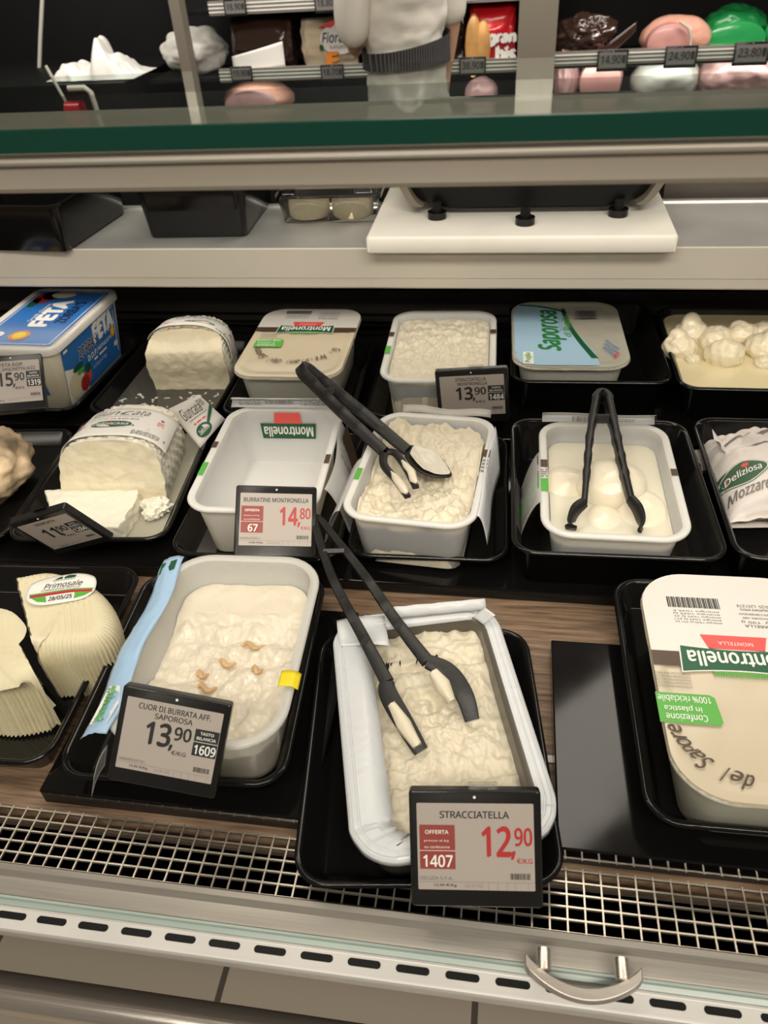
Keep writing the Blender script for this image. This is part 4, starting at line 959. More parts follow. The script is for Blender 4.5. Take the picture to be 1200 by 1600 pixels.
def tongs(label, piv, armA, armB, headA, headB, wdir, wid=(.017, .011), thk=.005):
    """piv: hinge point; armX: points from hinge to the head's root; headX: (kind, points)."""
    t = thing('serving_tongs', label, 'tongs', piv, group='black serving tongs'); o0 = Vector(piv); W = Vector(wdir)
    for arm in (armA, armB):
        R = bar(lerp_path([Vector(q) - o0 for q in arm]), lambda u: wid[0] + (wid[1] - wid[0]) * u, lambda u: thk * (1.25 - .3 * u), W, .0022); g = G(); g.rings(R); g.obj('arm', 'grip', t, 50)
    a1 = (Vector(armA[1]) - o0); b1 = (Vector(armB[1]) - o0); a0 = Vector(armA[0]) - o0; b0 = Vector(armB[0]) - o0; mid_ = (a0 + b0) / 2 - (a1 + b1).normalized() * .010
    R = bar(lerp_path([a0 + (a1 - a0) * .12, a0, mid_, b0, b0 + (b1 - b0) * .12], 20), wid[0], thk * 1.3, W); g = G(); g.rings(R); g.obj('hinge', 'grip', t, 50)
    pa, pb_ = a0.lerp(a1, .55 / max(1, 1)), b0.lerp(b1, .55)
    R = bar([pa, pa.lerp(pb_, .5), pb_], wid[0] * .7, .014, (a1 + b1).cross(W).cross(a1 + b1) if False else W); g = G(); g.rings(R); g.obj('locking_slide', 'grip', t, 50)
    for kind, pts in (headA, headB):
        npos = {'bar': 9, 'fork': 2, 'spoon': 2}[kind]; pts = [Vector(q) - o0 if i_ < npos else Vector(q) for i_, q in enumerate(pts)]
        if kind == 'bar':
            R = bar(lerp_path(pts, 24), lambda u: wid[1] * (1.0 + .35 * math.sin(u * PI)), lambda u: thk * (1 - .5 * u), W); g = G(); g.rings(R); h_ = g.obj('head', 'grip', t, 50)
        elif kind == 'fork':
            h_ = None
            for sgn in (-1, 1):
                q = lerp_path([pts[0], pts[0].lerp(pts[1], .2) + pts[2] * sgn * .014, pts[0].lerp(pts[1], .6) + pts[2] * sgn * .013, pts[1] + pts[2] * sgn * (.014 if sgn < 0 else .006)], 24)
                R = bar(q, lambda u: .011 - .003 * u, .0046, pts[2]); g = G(); g.rings(R); hh_ = g.obj('prong', 'grip', h_ or t, 50)
                hh_.name = 'head' if h_ is None else 'prong'; h_ = h_ or hh_
        else:                                                           # spoon bowl
            root, tip, side, dn = pts; g = G(); R = []
            for k in range(17):
                u = k / 16; cpt = root.lerp(tip, u); wv = max(.002, .0245 * math.sin(PI * min(1, .12 + u * .86)) ** .8)
                R.append([cpt + side * wv * a + dn * (.010 * math.sin(PI * u) * (1 - a * a)) for a in [q / 6 - 1 for q in range(13)]])
            V = [v for r_ in R for v in r_]; F = [(k * 13 + i, k * 13 + i + 1, (k + 1) * 13 + i + 1, (k + 1) * 13 + i) for k in range(16) for i in range(12)]
            g.add(V, F); h_ = solid(g.obj('head', 'grip', t, 60), .0028)
        t['hd'] = 1
    return t
def smear(parent_name, label, pts, rad, m='cream', seed=0):
    g = G(); g.tube(pts, rad, 10); o = g.obj(parent_name, m, None, 60)
    for v in o.data.vertices: v.co += Vector((noise.noise(v.co * 300), noise.noise(v.co * 300 + Vector((3, 0, 0))), noise.noise(v.co * 300 + Vector((0, 4, 0))))) * .0016
    return tag(o, label, 'cheese')
# across the middle tub
p0 = P(476, 580, 1.003)
a_end = P(636, 704, .958); b_end = P(600, 706, .962)
A1 = [P(481, 577, 1.004), P(560, 640, .985), a_end]; B1 = [P(474, 584, 1.003), P(530, 640, .985), b_end]
sideS = (P(690, 690, .955) - P(670, 735, .955)).normalized(); 
tongs('black tongs lying across the middle stracciatella tub, spoon head up', p0, A1, B1,
      ('spoon', [a_end, P(705, 742, .948), sideS, Vector((0, 0, -1))]),
      ('fork', [b_end, P(646, 766, .962), (P(655, 752, .95) - P(632, 778, .95)).normalized()]), CAM_R @ Vector((.7, .72, 0)), (.017, .015), .007)
def root_off(t, v): return t
sp0, sp1 = P(640, 700, .9595), P(704, 741, .9495); g = G()
def spoon_cream(u, v):
    a = 2 * v - 1; return sp0.lerp(sp1, .06 + .92 * u) + sideS * (.0205 * math.sin(PI * min(1, .12 + u * .86)) ** .8) * a - Vector((0, 0, 1)) * (.007 * math.sin(PI * u) * (1 - a * a)) + Vector((0, 0, .0012 + .0016 * noise.noise(Vector((u * 6, v * 6, 2)))))
g.grid(spoon_cream, 24, 14); tag(solid(g.obj('cheese_smear', 'creamw', None, 60), .001), 'stracciatella clinging to the spoon of the tongs', 'cheese')
fk = P(646, 766, .962); fd = (P(655, 752, .95) - P(632, 778, .95)).normalized()
for sgn in (-1, 1):
    q = [b_end.lerp(fk, u) + fd * sgn * (.0135 if u < .8 else (.0138 if sgn < 0 else .009)) + Vector((0, 0, .0035)) for u in (.45, .6, .75, .9, .98)]
    smear('cheese_smear', 'stracciatella coating the %s prong of the tongs fork' % ('spoon-side' if sgn > 0 else 'outer'), q, [.0015, .0042, .0050, .0046, .002], 'creamw')

# standing in the mozzarella tub
p0 = P(940, 618, .985)
a_end = P(913, 785, .946); b_end = P(985, 780, .946)
tongs('black tongs standing open in the tub of mozzarella balls', p0, [P(932, 624, .985), P(922, 680, .972), P(917, 735, .958), a_end], [P(950, 624, .985), P(962, 680, .972), P(974, 735, .958), b_end],
      ('bar', [a_end, P(900, 796, .943), P(893, 812, .936), P(892, 828, .926)]), ('bar', [b_end, P(996, 795, .943), P(1001, 812, .936), P(1000, 832, .924)]), (0, .55, 1), (.017, .012), .0072)
# in the front foil-rimmed tub
p0 = P(497, 815, .945)
a_end = P(605, 1066, .925); b_end = P(668, 1034, .925)
tongs('black tongs sunk in the foil-rimmed stracciatella, hinge leaning on the middle row', p0, [P(493, 818, .945), P(518, 900, .940), P(568, 996, .932), a_end], [P(504, 816, .945), P(570, 900, .940), P(620, 972, .932), b_end],
      ('bar', [a_end, P(607, 1085, .921), P(632, 1130, .912), P(658, 1174, .902)]), ('bar', [b_end, P(700, 1050, .922), P(725, 1085, .914), P(738, 1126, .900)]), CAM_R @ Vector((.92, .4, 0)), (.008, .0135), .006)
smear('cheese_smear', 'stracciatella smeared along the straight tong head in the front tub', [P(612, 1100, .920), P(630, 1132, .915), P(652, 1166, .907)], [.004, .0075, .005])
smear('cheese_smear', 'stracciatella smeared inside the curved tong head in the front tub', [P(676, 1050, .922), P(692, 1072, .917), P(706, 1095, .910)], [.005, .008, .004])

# ------------------------------------------------------------------ electronic price tags
def price_tag(label, c, right, up, spec, W=.1, H=.09, name='price_tag', clip=True, group='electronic price tags in the case', scr='tagp'):
    X = Vector(right).normalized(); Z = X.cross(Vector(up)).normalized(); Y = Z.cross(X).normalized()
    mw = Matrix.Translation(Vector(c)) @ Matrix((X, Y, Z)).transposed().to_4x4()
    t = thing(name, label, 'price tag', group=group, mw=mw)
    g = G(); r = .003
    g.rings([[Vector((v.x, v.y, z)) for v in rr(W - 2 * i, H - 2 * i, r, 0, 5)] for i, z in ((.0012, -.010), (0, -.009), (0, -.0012), (.0012, 0))]); g.obj('shell', 'tagsh', t, 40)
    sx0, sx1, sy1, sy0 = -W * .443, W * .443, H * .39, -H * .35
    g = G(); g.rings([[Vector((v.x + (sx0 + sx1) / 2, v.y + (sy0 + sy1) / 2, z)) for v in rr(sx1 - sx0, sy1 - sy0, .0008, 0, 2)] for z in (.00005, .00025)]); sc = g.obj('screen', scr, t, None)
    fm = lambda x, y, l: Vector((sx0 + (sx1 - sx0) * x, sy1 - (sy1 - sy0) * y, .0003 + l))
    I = Ink(); spec(I); I.build(t, fm, nm=NM, lift=.00006)
    g = G(); g.tube([(0, H * .442, .0002), (0, H * .442, .0006)], .0011, 12); g.obj('sensor_dot', 'white', t, None)
    if clip:
        g = G(); g.box(-.004, H / 2 - .001, -.008, W * .18, H / 2 + .004, -.006); g.box(-.002, H / 2 + .0012, -.0059, W * .16, H / 2 + .0028, -.0057); g.obj('clear_clip', 'box', t, None)
    return t
def T_(I, s, x0, y0, x1, y1, m, b=0): I.text(s, x0, y1, x1, y0, m, b, 0, 3)
def foot(I, price, maker, x=0):
    if maker: T_(I, maker, .02, .845, .30, .885, 'inkg', .01)
    I.rect(0, .905, 1, .909, 'inkg', 2); T_(I, price + ' €/Kg', .14, .928, .33, .968, 'ink', .01); T_(I, '22-01-02', .40, .93, .56, .965, 'inkg')
    for q in (.60, .68, .76, .83, .94): I.rect(q, .909, q + .003, 1, 'inkg', 2)
    I.bars(.79, .80, .96, .87, 'ink', 20, 3)
def offer(title, euros, cents, code, maker, price, tx=(.20, .79)):
    def f(I):
        T_(I, title, tx[0], .09, tx[1], .17, 'ink', .012)
        I.rect(.02, .25, .325, .76, 'tagred', 2); T_(I, 'OFFERTA', .07, .31, .27, .355, 'white', .01); T_(I, 'prezzo al kg', .06, .42, .27, .45, 'white'); T_(I, 'su confezione', .06, .49, .28, .52, 'white'); I.rect(.02, .545, .325, .551, 'white', 3); T_(I, code, .05 if len(code) > 2 else .12, .60, .30 if len(code) > 2 else .25, .735, 'white', .015)
        T_(I, euros, .56, .27, .80, .60, 'red', .022); T_(I, ',', .805, .55, .835, .635, 'red', .018); T_(I, cents, .835, .28, .98, .48, 'red', .018); T_(I, '€/KG', .85, .625, .98, .685, 'red', .012)
        foot(I, price, maker)
    return f
def plain(t1, t2, euros, cents, code, maker, price, x1=(.13, .88), x2=(.31, .70)):
    def f(I):
        T_(I, t1, x1[0], .055, x1[1], .135, 'ink', .01)
        if t2: T_(I, t2, x2[0], .165, x2[1], .240, 'ink', .01)
        T_(I, euros, .25, .29, .50, .60, 'ink', .022); T_(I, ',', .505, .56, .535, .64, 'ink', .018); T_(I, cents, .54, .30, .71, .48, 'ink', .018); T_(I, '€/KG', .54, .63, .69, .69, 'ink', .01)
        I.rect(.745, .27, .995, .645, 'ink', 2); T_(I, 'TASTO', .80, .305, .94, .345, 'white', .01); T_(I, 'BILANCIA', .77, .375, .97, .415, 'white', .01); I.rect(.745, .445, .995, .452, 'white', 3); T_(I, code, .765, .49, .985, .62, 'white', .015)
        foot(I, price, maker)
    return f
price_tag('price tag reading STRACCIATELLA 12,90 before the foil-rimmed tub', (-.0052, .3023, .9321), (.9957, .0907, .0195), (-.0707, .6063, .7921), offer('STRACCIATELLA', '12', '90', '1407', 'DELIZIA S.P.A.', '12.90'))
K_ = .885
price_tag('price tag reading CUOR DI BURRATA 13,90 before the burrata cream tub', (-.2871 * K_, .3821 * K_, 1.5 + (.9119 - 1.5) * K_), (.975, .0396, -.2188), (.1526, .5962, .7882), plain('CUOR DI BURRATA AFF.', 'SAPOROSA', '13', '90', '1609', 'SANGUEDOLCE S.R.L.', '13.90'), .1 * K_, .09 * K_, clip=False)
price_tag('price tag reading BURRATINE 14,80 before the empty tub', (-.2504, .6509, .9566), (.9667, .2139, -.1402), (-.0861, .7884, .6091), offer('BURRATINE MONTRONELLA', '14', '80', '67', 'MONTRONE LATTICINI S.R.L.', '14.80', (.05, .95)), .092, .083, clip=False)
price_tag('price tag reading STRACCIATELLA 13,90 in the rear row', (-.0433, .9434, .9562), (.9955, -.0233, .092), (-.0891, .1053, .9904), plain('STRACCIATELLA', 'MONTRONELLA', '13', '90', '1484', '', '13.90', (.25, .72), (.28, .74)), .1, .08)
price_tag('price tag reading 15,90 before the feta tub', CAM_C + ray(20, 598) * 1.04, CAM_R @ Vector((.93, .13, -.30)), CAM_R @ Vector((-.17, .92, -.25)), plain('FETA DOP', 'RETAGL.VASCHETTA X/22', '15', '90', '1319', '', '15.90', (.3, .7), (.05, .92)), .080, .084, clip=False)
# the tipped tag by the slice: screen faces down and forward
price_tag('price tag tipped over by the white cheese slice, screen facing down the case', (-.4951, .6112, .9558), (.9274, -.067, .368), (-.3685, -.3325, .8681), plain('GIUNCATA', '', '11', '90', '1284', '', '11.90', (.3, .7)), .088, .075)

# ------------------------------------------------------------------ on the upper shelf
def bin_(label, c, rz, wd, d, h):
    prof = [(.014, 0), (.012, .002), (.006, h - .012), (.005, h - .006), (0, h - .005), (0, h - .001), (.002, h), (.006, h - .001), (.0085, h - .008), (.014, .006), (.018, .004)]
    o = vessel('black_bin', 'black', wd, d, .022, prof); o.location = (c[0], c[1], 1.1165); o.rotation_euler = (0, 0, math.radians(rz)); tag(o, label, 'bin', 'black bins on the shelf'); return o
bin_('black plastic bin overhanging the shelf edge at its far end', (-.765, 1.165), -4, .250, .215, .072)
bin_('black plastic bin between the overhanging bin and the clear cheese box', (-.478, 1.215), 2, .178, .20, .078)
cb = thing('clear_box', 'clear plastic clamshell box holding two small cheeses on the shelf', 'box', (-.283, 1.238, 1.1165), 2)
vessel('box_base', 'box', .165, .115, .016, [(.012, 0), (.010, .002), (.004, .034), (0, .035), (0, .038), (.004, .0385)], cb)
vessel('box_lid', 'box', .165, .115, .016, [(0, .0395), (0, .042), (.006, .043), (.012, .066), (.016, .068)], cb)
for i, x in enumerate((-.036, .034)):
    g = G(); R = []
    for rr_, z in ((.029, 0), (.0315, .003), (.0325, .012), (.032, .026), (.030, .031), (.024, .0335), (.012, .034)):
        R.append([Vector((rr_ * (1 + .02 * math.sin(k * 15)) * math.cos(2 * PI * k / 48), rr_ * (1 + .02 * math.sin(k * 15)) * math.sin(2 * PI * k / 48), z)) for k in range(48)])
    g.rings(R); o = g.obj('small_cheese', mat('chevre_%d' % i, (.80, .71, .50), .6, bump=.6, bscale=90, sss=.1), None, 60); o.location = (-.283 + x, 1.222, 1.119); tag(o, ('small round cheese in the clear box, nearer the black bin', 'small round cheese in the clear box, nearer the cutting board')[i], 'cheese', 'small cheeses in the clear box')
price_tag('price tag standing on the clear cheese box, only its lower edge in view', (-.283, 1.180, 1.198), (1, .03, 0), (0, .2, 1), plain('CAPRINI', '', '12', '90', '1310', '', '12.90', (.3, .7)), .092, .075, clip=False)
cbd = vessel('cutting_board', 'board', .415, .36, .006, [(.002, 0), (0, .002), (0, .020), (.002, .0225), (.004, .0228)]); cbd.location = (.008, 1.228, 1.1188); cbd.rotation_euler = (0, 0, 0); tag(cbd, 'white plastic cutting board under the black scale', 'cutting board')
sca = thing('counter_scale', 'black counter scale with grey side trim standing on the white board', 'scale', (.020, 1.262, 1.1418))
g = G(); R = []
for wd, d, z, r in ((.290, .24, .012, .05), (.305, .25, .012, .05), (.335, .26, .028, .04), (.360, .27, .055, .04), (.372, .275, .095, .03), (.360, .268, .105, .03)):
    R.append([Vector((v.x, v.y + (.0 if abs(v.x) > .06 or v.y > 0 else -.010 * math.cos(v.x / .06 * PI / 2)), v.z)) for v in rr(wd, d, r, z, 10)])
g.rings(R); g.obj('body', 'blackm', sca, 40)
for sg in (-1, 1):
    g = G(); R = []
    for k in range(12):
        u = k / 11; x = sg * (.148 + .042 * u ** .7); z = .014 + .080 * u ** 1.2
        R.append([Vector((x, -.128, z)), Vector((x + sg * .011, -.124, z - .002)), Vector((x + sg * .011, .1, z - .002)), Vector((x, .1, z))])
    g.rings(R); g.obj('side_trim', 'beige', sca, 60)
for px, py in ((683, 342), (820, 351), (965, 338)):
    c = P(px, py, 1.1405) - sca.location; g = G(); g.tube([(c.x, c.y, .0005), (c.x, c.y, .0095)], .0135, 24); f_ = g.obj('foot', 'black', sca, 40)
    g = G(); g.tube([(c.x, c.y, .009), (c.x, c.y, .024)], .007, 16); g.obj('foot_screw', 'blackm', f_, 40)
vessel('weighing_plate', 'chrome', .32, .25, .01, [(0, .106), (0, .109), (.002, .110)], sca)

# ------------------------------------------------------------------ behind the counter: wall fridge, goods, assistant
YF = 3.2
zr = PY(1000, 88, YF).z
fr = thing('open_fridge', 'open dark fridge along the rear wall with price rails', 'fridge', (0, YF, 0))
g = G(); g.box(-1.44, .42, 0, 2.2, .46, 2.3); g.box(-1.44, -.02, 0, 2.2, .46, .55); g.obj('carcass', 'darkwall', fr, None)
zs = zr - .022
def fshelf(x0, x1, z): g = G(); g.box(x0, .03, z - .012, x1, .42, z); g.obj('shelf', 'darkwall', fr, None)
def frail(x0, x1, z):
    g = G(); g.box(x0, .0, z - .022, x1, .02, z + .022); o = g.obj('price_rail', 'alu', fr, None)
    g = G()
    for q in (-.012, 0, .012): g.box(x0, -.002, z + q - .002, x1, 0, z + q + .002)
    g.obj('rail_rib', 'white', o, None)
XL, XP0, XP1 = PY(340, 100, YF).x, PY(808, 90, YF).x, PY(866, 90, YF).x
zl = PY(450, 115, YF).z; ztop = PY(440, 8, YF).z
fshelf(-1.43, XP0, zl - .01); frail(XL, XP0, zl); fshelf(-1.22, XP0, ztop - .01); frail(XL, XP0, ztop)
fshelf(XP1, 2.2, zs); frail(XP1, 2.2, zr); Z_LOW = PY(940, 168, 3.33).z; fshelf(-1.42, 2.2, Z_LOW); fshelf(XP1, 2.2, zr + .42); frail(XP1, 2.2, zr + .44)
g = G(); g.box(XP0, -.06, 0, XP1, .42, 2.3); g.obj('upright', 'beige', fr, None)
g = G(); g.box(-1.262, -.04, 0, -1.222, .02, 2.3); g.obj('end_post', 'beige', fr, None)
g = G(); g.box(XP1, .38, zr + .20, 2.2, .40, zr + .212); g.obj('back_rail', 'greywall', fr, None)
cw = thing('back_cabinet', 'plain black cabinet along the rear wall left of the fridge', 'cabinet', (-2.3, 3.3, 0))
g = G(); g.box(-.9, -.25, 0, .85, .5, 1.035); g.obj('carcass', 'darkwall', cw, None)
g = G(); g.box(-.9, .45, 1.035, .85, .5, 2.3); g.obj('back_panel', 'darkwall', cw, None)
# rail tags
def small_tag(label, px, py, wpx, txt_):
    c = PY(px, py, YF - .012); wd = wpx * 2.75 / 1200
    price_tag(label, c, (1, 0, 0), (0, .05, 1), (lambda I: (T_(I, txt_, .08, .2, .8, .7, 'ink', .018), I.rect(.84, .2, .97, .7, 'ink', 2), I.rect(.05, .85, .9, .9, 'inkg', 2))), wd, wd * .62, clip=False, group='price tags on the fridge rails', scr='tagd')
small_tag('price tag clipped to the fridge rail above the dark wrapped ham', 367, 12, 36, '18.90'); small_tag('price tag clipped to the fridge rail above the cream coloured pack', 510, 6, 38, '18.80')
small_tag('price tag on the rail below the dark wrapped ham', 377, 116, 36, '19.90'); small_tag('price tag on the rail below the cream coloured pack', 519, 114, 38, '18.70')
small_tag('price tag reading 38.90 on the rail below the red bag', 738, 104, 42, '38.90'); small_tag('price tag on the rail below the glossy dark brown package', 957, 95, 46, '14.90')
small_tag('price tag on the rail below the tied pink ham', 1064, 89, 47, '24.90'); small_tag('price tag on the rail below the green netted ham', 1174, 84, 50, '23.80')
# goods
def goods(name, label, cat, px, py, ry, rpx, rpy, m, depth=.8, **k):
    c = PY(px, py, ry); s_ = (c - CAM_C).dot(-(CAM_R @ Vector((0, 0, 1)))) / 1200
    return blob(name, label, cat, c, (rpx * s_, rpx * s_ * depth, rpy * s_), M[m], k.pop('seed', 1), k.pop('amp', .1), k.pop('f', 1.6), **k)
yS = 3.36
o = goods('wrapped_ham', 'glossy dark brown package on the upper shelf right of the beige upright', 'ham', 915, 54, yS, 44, 27, 'brownpack', seed=31, amp=.28, f=2.0)
g = G(); g.grid(lambda u, v: Vector((.06 + .10 * u, -.14, -.07 + .09 * u + .05 * v * (1 - u * .4))), 6, 4); solid(g.obj('film_tail', 'brownpack', o, 60), .004)
o = goods('tied_ham', 'pink tied cooked ham with a cut face on the upper shelf', 'ham', 1054, 58, yS, 53, 30, 'ham', seed=33, amp=.06)
c = PY(1046, 66, yS - .19); s_ = 3.0 / 1200
def disc_part(px, py, y, rx, rz_, m, parent, name, n=40, dz=None):
    c = PY(px, py, y) - parent.location
    if dz is not None: c.z = dz
    g = G(); g.rings([[c + Vector((rx * k * math.cos(2 * PI * i / n), e, rz_ * k * math.sin(2 * PI * i / n))) for i in range(n)] for k, e in ((1.02, .05), (1, 0), (.8, -.006), (.3, -.008))]); return g.obj(name, m, parent, 50)
disc_part(1046, 68, yS - .125, .075, .058, 'hamcut', o, 'cut_face')
g = G(); g.tube([PY(px, py, yS - .14) - o.location for px, py in ((1062, 34), (1076, 44), (1080, 60), (1078, 78))], .004, 8); g.obj('string', 'cordw', o, 60)
o = goods('netted_ham', 'ham in shiny bright green wrap on the upper shelf', 'ham', 1144, 47, yS + .10, 50, 33, 'greenpack', seed=35, amp=.12)
disc_part(1150, 62, yS - .02, .10, .055, 'greenpack', o, 'film_face')
goods('netted_ham', 'second green wrapped ham cut by the frame edge', 'ham', 1226, 48, yS, 28, 32, 'greenpack', seed=36)
# lower shelf: hams added to stand in for reflections in the glass top
yL = 3.33
def onlow(name, label, px, py, rpx, rpy, m, **k):                        # rests on the lower shelf
    o = goods(name, label, 'ham', px, py, yL, rpx, rpy, m, **k); o.location.z = Z_LOW - min(v.co.z for v in o.data.vertices) + .001; return o
o = onlow('salami', 'round pink cut salami added for a reflection in the glass top', 942, 124, 30, 40, 'hampink', seed=41, amp=.03)
disc_part(938, 126, yL - .075, .072, .082, 'hamcut', o, 'cut_face', dz=.0)
onlow('wrapped_ham', 'white netted ham added for a reflection in the glass top', 1040, 122, 52, 36, 'netwhite', seed=42, amp=.08)
onlow('ham_joint', 'pale pink ham joint with scalloped edge added for a reflection in the glass top', 1152, 112, 60, 38, 'hampink', seed=43, amp=.10, f=3)
onlow('wrapped_ham', 'pink ham in creased film beside the beige upright added for a reflection in the glass top', 884, 135, 20, 40, 'hampink', seed=44, amp=.16, f=3)
o = onlow('ham_joint', 'rose ham with its cut side and golden net below the cream coloured pack, added for a reflection in the glass top', 405, 153, 56, 26, 'ham', seed=45, amp=.05)
disc_part(388, 154, yL - .125, .098, .050, 'hampink', o, 'cut_face', dz=.0)
o = onlow('sliced_ham', 'pink sliced ham in white wrap below the red bag, added for a reflection in the glass top', 752, 128, 26, 24, 'hampink', seed=46, amp=.08)
disc_part(752, 150, yL - .06, .055, .022, 'netwhite', o, 'wrap_edge', dz=-.036)
# left bay, upper shelf: standing packs
def pack(name, label, cat, px0, py0, px1, py1, y, m, dep=.10, seed=0, puff=.02):
    a = PY(px0, py1, y); b = PY(px1, py0, y); W_, H_ = b.x - a.x, b.z - a.z
    t = thing(name, label, cat, ((a.x + b.x) / 2, y, a.z)); g = G()
    R = []
    for k in range(25):
        v = k / 24; z = H_ * v; pf = math.sin(PI * v) ** .5; R.append([Vector((W_ / 2 * (.94 + .06 * pf) * math.copysign(abs(math.cos(q)) ** .35, math.cos(q)), (.008 + dep / 2 * pf) * math.copysign(abs(math.sin(q)) ** .6, math.sin(q)), z)) + Vector((noise.noise(Vector((q * 2, v * 6, seed))) * .006, noise.noise(Vector((q * 2, v * 6, seed + 9))) * puff * .6, 0)) for q in [2 * PI * i / 56 for i in range(56)]])
    g.rings(R); g.obj('wrapper', m, t, 60)
    return t, W_, H_, (lambda x, y_, l: Vector(((x - .5) * W_, -(dep / 2 + .012) - l, y_ * H_)))
t, W_, H_, fm = pack('wrapped_ham', 'dark wrapped ham with a clear label area on the shelf beside the glass end panel', 'ham', 372, 22, 456, 107, yS - .05, 'brownpack', .12, 3)
g = G(); g.grid(lambda u, v: Vector(((u - .55) * W_ * .85, -.075 - .02 * math.sin(u * PI), H_ * (.05 + .50 * v * (1 - .5 * (1 - u))))), 14, 8); wl = solid(g.obj('white_label', 'paper', t, 60), .003)
t, W_, H_, fm = pack('snack_pack', 'cream coloured pack with script lettering on the fridge shelf', 'pack', 477, 24, 556, 107, yS - .05, 'cremepack', .08, 5)
I = Ink(); I.disc(.72, .60, .34, .30, 'white', 1); I.text('Fiorucci', .42, .54, 1.02, .74, 'navy', .005, .25, 3); I.text('salumi', .55, .42, .85, .50, 'inkg', 0, 0, 3); I.text('E', .50, .06, .68, .34, 'orange', .05, 0, 3); I.poly([(.35, .85), (.6, .95), (.75, .98), (.6, .82)], 'coral', 2); I.disc(.40, .45, .04, .06, 'dgreen', 3); I.build(t, fm, nm=NM, lift=.002)
t, W_, H_, fm = pack('snack_bag', 'shiny red bag of golden slices on the fridge shelf beside the beige upright', 'bag', 732, 2, 808, 103, yS - .08, 'redpack', .10, 7)
I = Ink(); I.rect(.42, .10, 1.0, .56, 'redflat', 1); I.text('gran', .44, .36, 1.0, .54, 'white', .06, 0, 3); I.text('bis', .62, .12, 1.0, .34, 'white', .06, 0, 3); I.build(t, fm, nm=NM, lift=.002)
for i, (x, s__) in enumerate(((.12, 1.0), (.32, .8))):
    g = G(); g.rings([[Vector(((x - .5) * W_ + .030 * sc * math.cos(2 * PI * k / 24), -.064 + e, H_ * .36 + .10 * s__ * sc * math.sin(2 * PI * k / 24))) for k in range(24)] for sc, e in ((1, .01), (.9, -.006), (.5, -.012))]); g.obj('toast_window', 'bread', t, 60)
t, W_, H_, fm = pack('snack_bag', 'black foil bag half hidden behind the assistant', 'bag', 706, -14, 730, 102, yS, 'brownpack', .08, 9)
t = goods('bagged_ham', 'pale bagged ham behind the metal end panel of the fridge', 'ham', 305, 78, 3.36, 52, 33, 'netwhite', seed=51, amp=.16)
# things on the black cabinet
c = PY(160, 117, 3.22)
pt = thing('paper_wad', 'crumpled white paper sheets on the black cabinet', 'paper', (c.x, 3.22, 1.035))
def wad(u, v):
    x = (u - .5) * .36; y = (v - .5) * .24; e = (1 - (2 * u - 1) ** 4) * (1 - (2 * v - 1) ** 4); pk = .12 * math.exp(-((x - .02 + y * .3) / .035) ** 2) + .05 * math.exp(-((x + .12) / .06) ** 2) + .055 * math.exp(-((x - .10) / .035) ** 2)
    return Vector((x, y + .02 * noise.noise(Vector((x * 20, y * 20, 0))), .004 + e * (pk * .9 + .05 * abs(noise.noise(Vector((x * 18, y * 18, 4)))))))
g = G(); g.grid(wad, 60, 30); g.add([wad(u, v) for u, v in ((0, 0), (1, 0), (1, 1), (0, 1))], [(0, 3, 2, 1)]); g.obj('paper_sheet', 'paper', pt, 30)
g = G(); g.tube([PY(68, -60, 3.5), PY(66, 0, 3.5), PY(63, 60, 3.5), PY(61, 121, 3.5)], .008, 10); o = g.obj('hanging_cord', 'cordw', None, 60); tag(o, 'thin white cord hanging down the black wall', 'cord')
hk = thing('red_dispenser', 'small red dispenser with a white bracket hung on the black cabinet front', 'dispenser', PY(118, 172, 3.02))
g = G(); g.tube([(-.03, 0, .0), (.03, 0, 0)], .032, 20); g.obj('red_reel', 'redpack', hk, 40)
g = G(); g.tube([(.0, -.01, .075), (.065, -.01, .075), (.085, -.01, .06), (.10, -.01, -.10)], .010, 10); g.obj('bracket', 'cordw', hk, 60)
g = G(); g.box(-.02, -.02, -.075, .05, .02, -.045); g.obj('white_base', 'white', hk, None)
g = G(); g.tube([(-.03, 0, .03), (-.05, 0, .09), (-.07, .0, .15)], .006, 8); g.obj('cord', 'cordw', hk, 60)

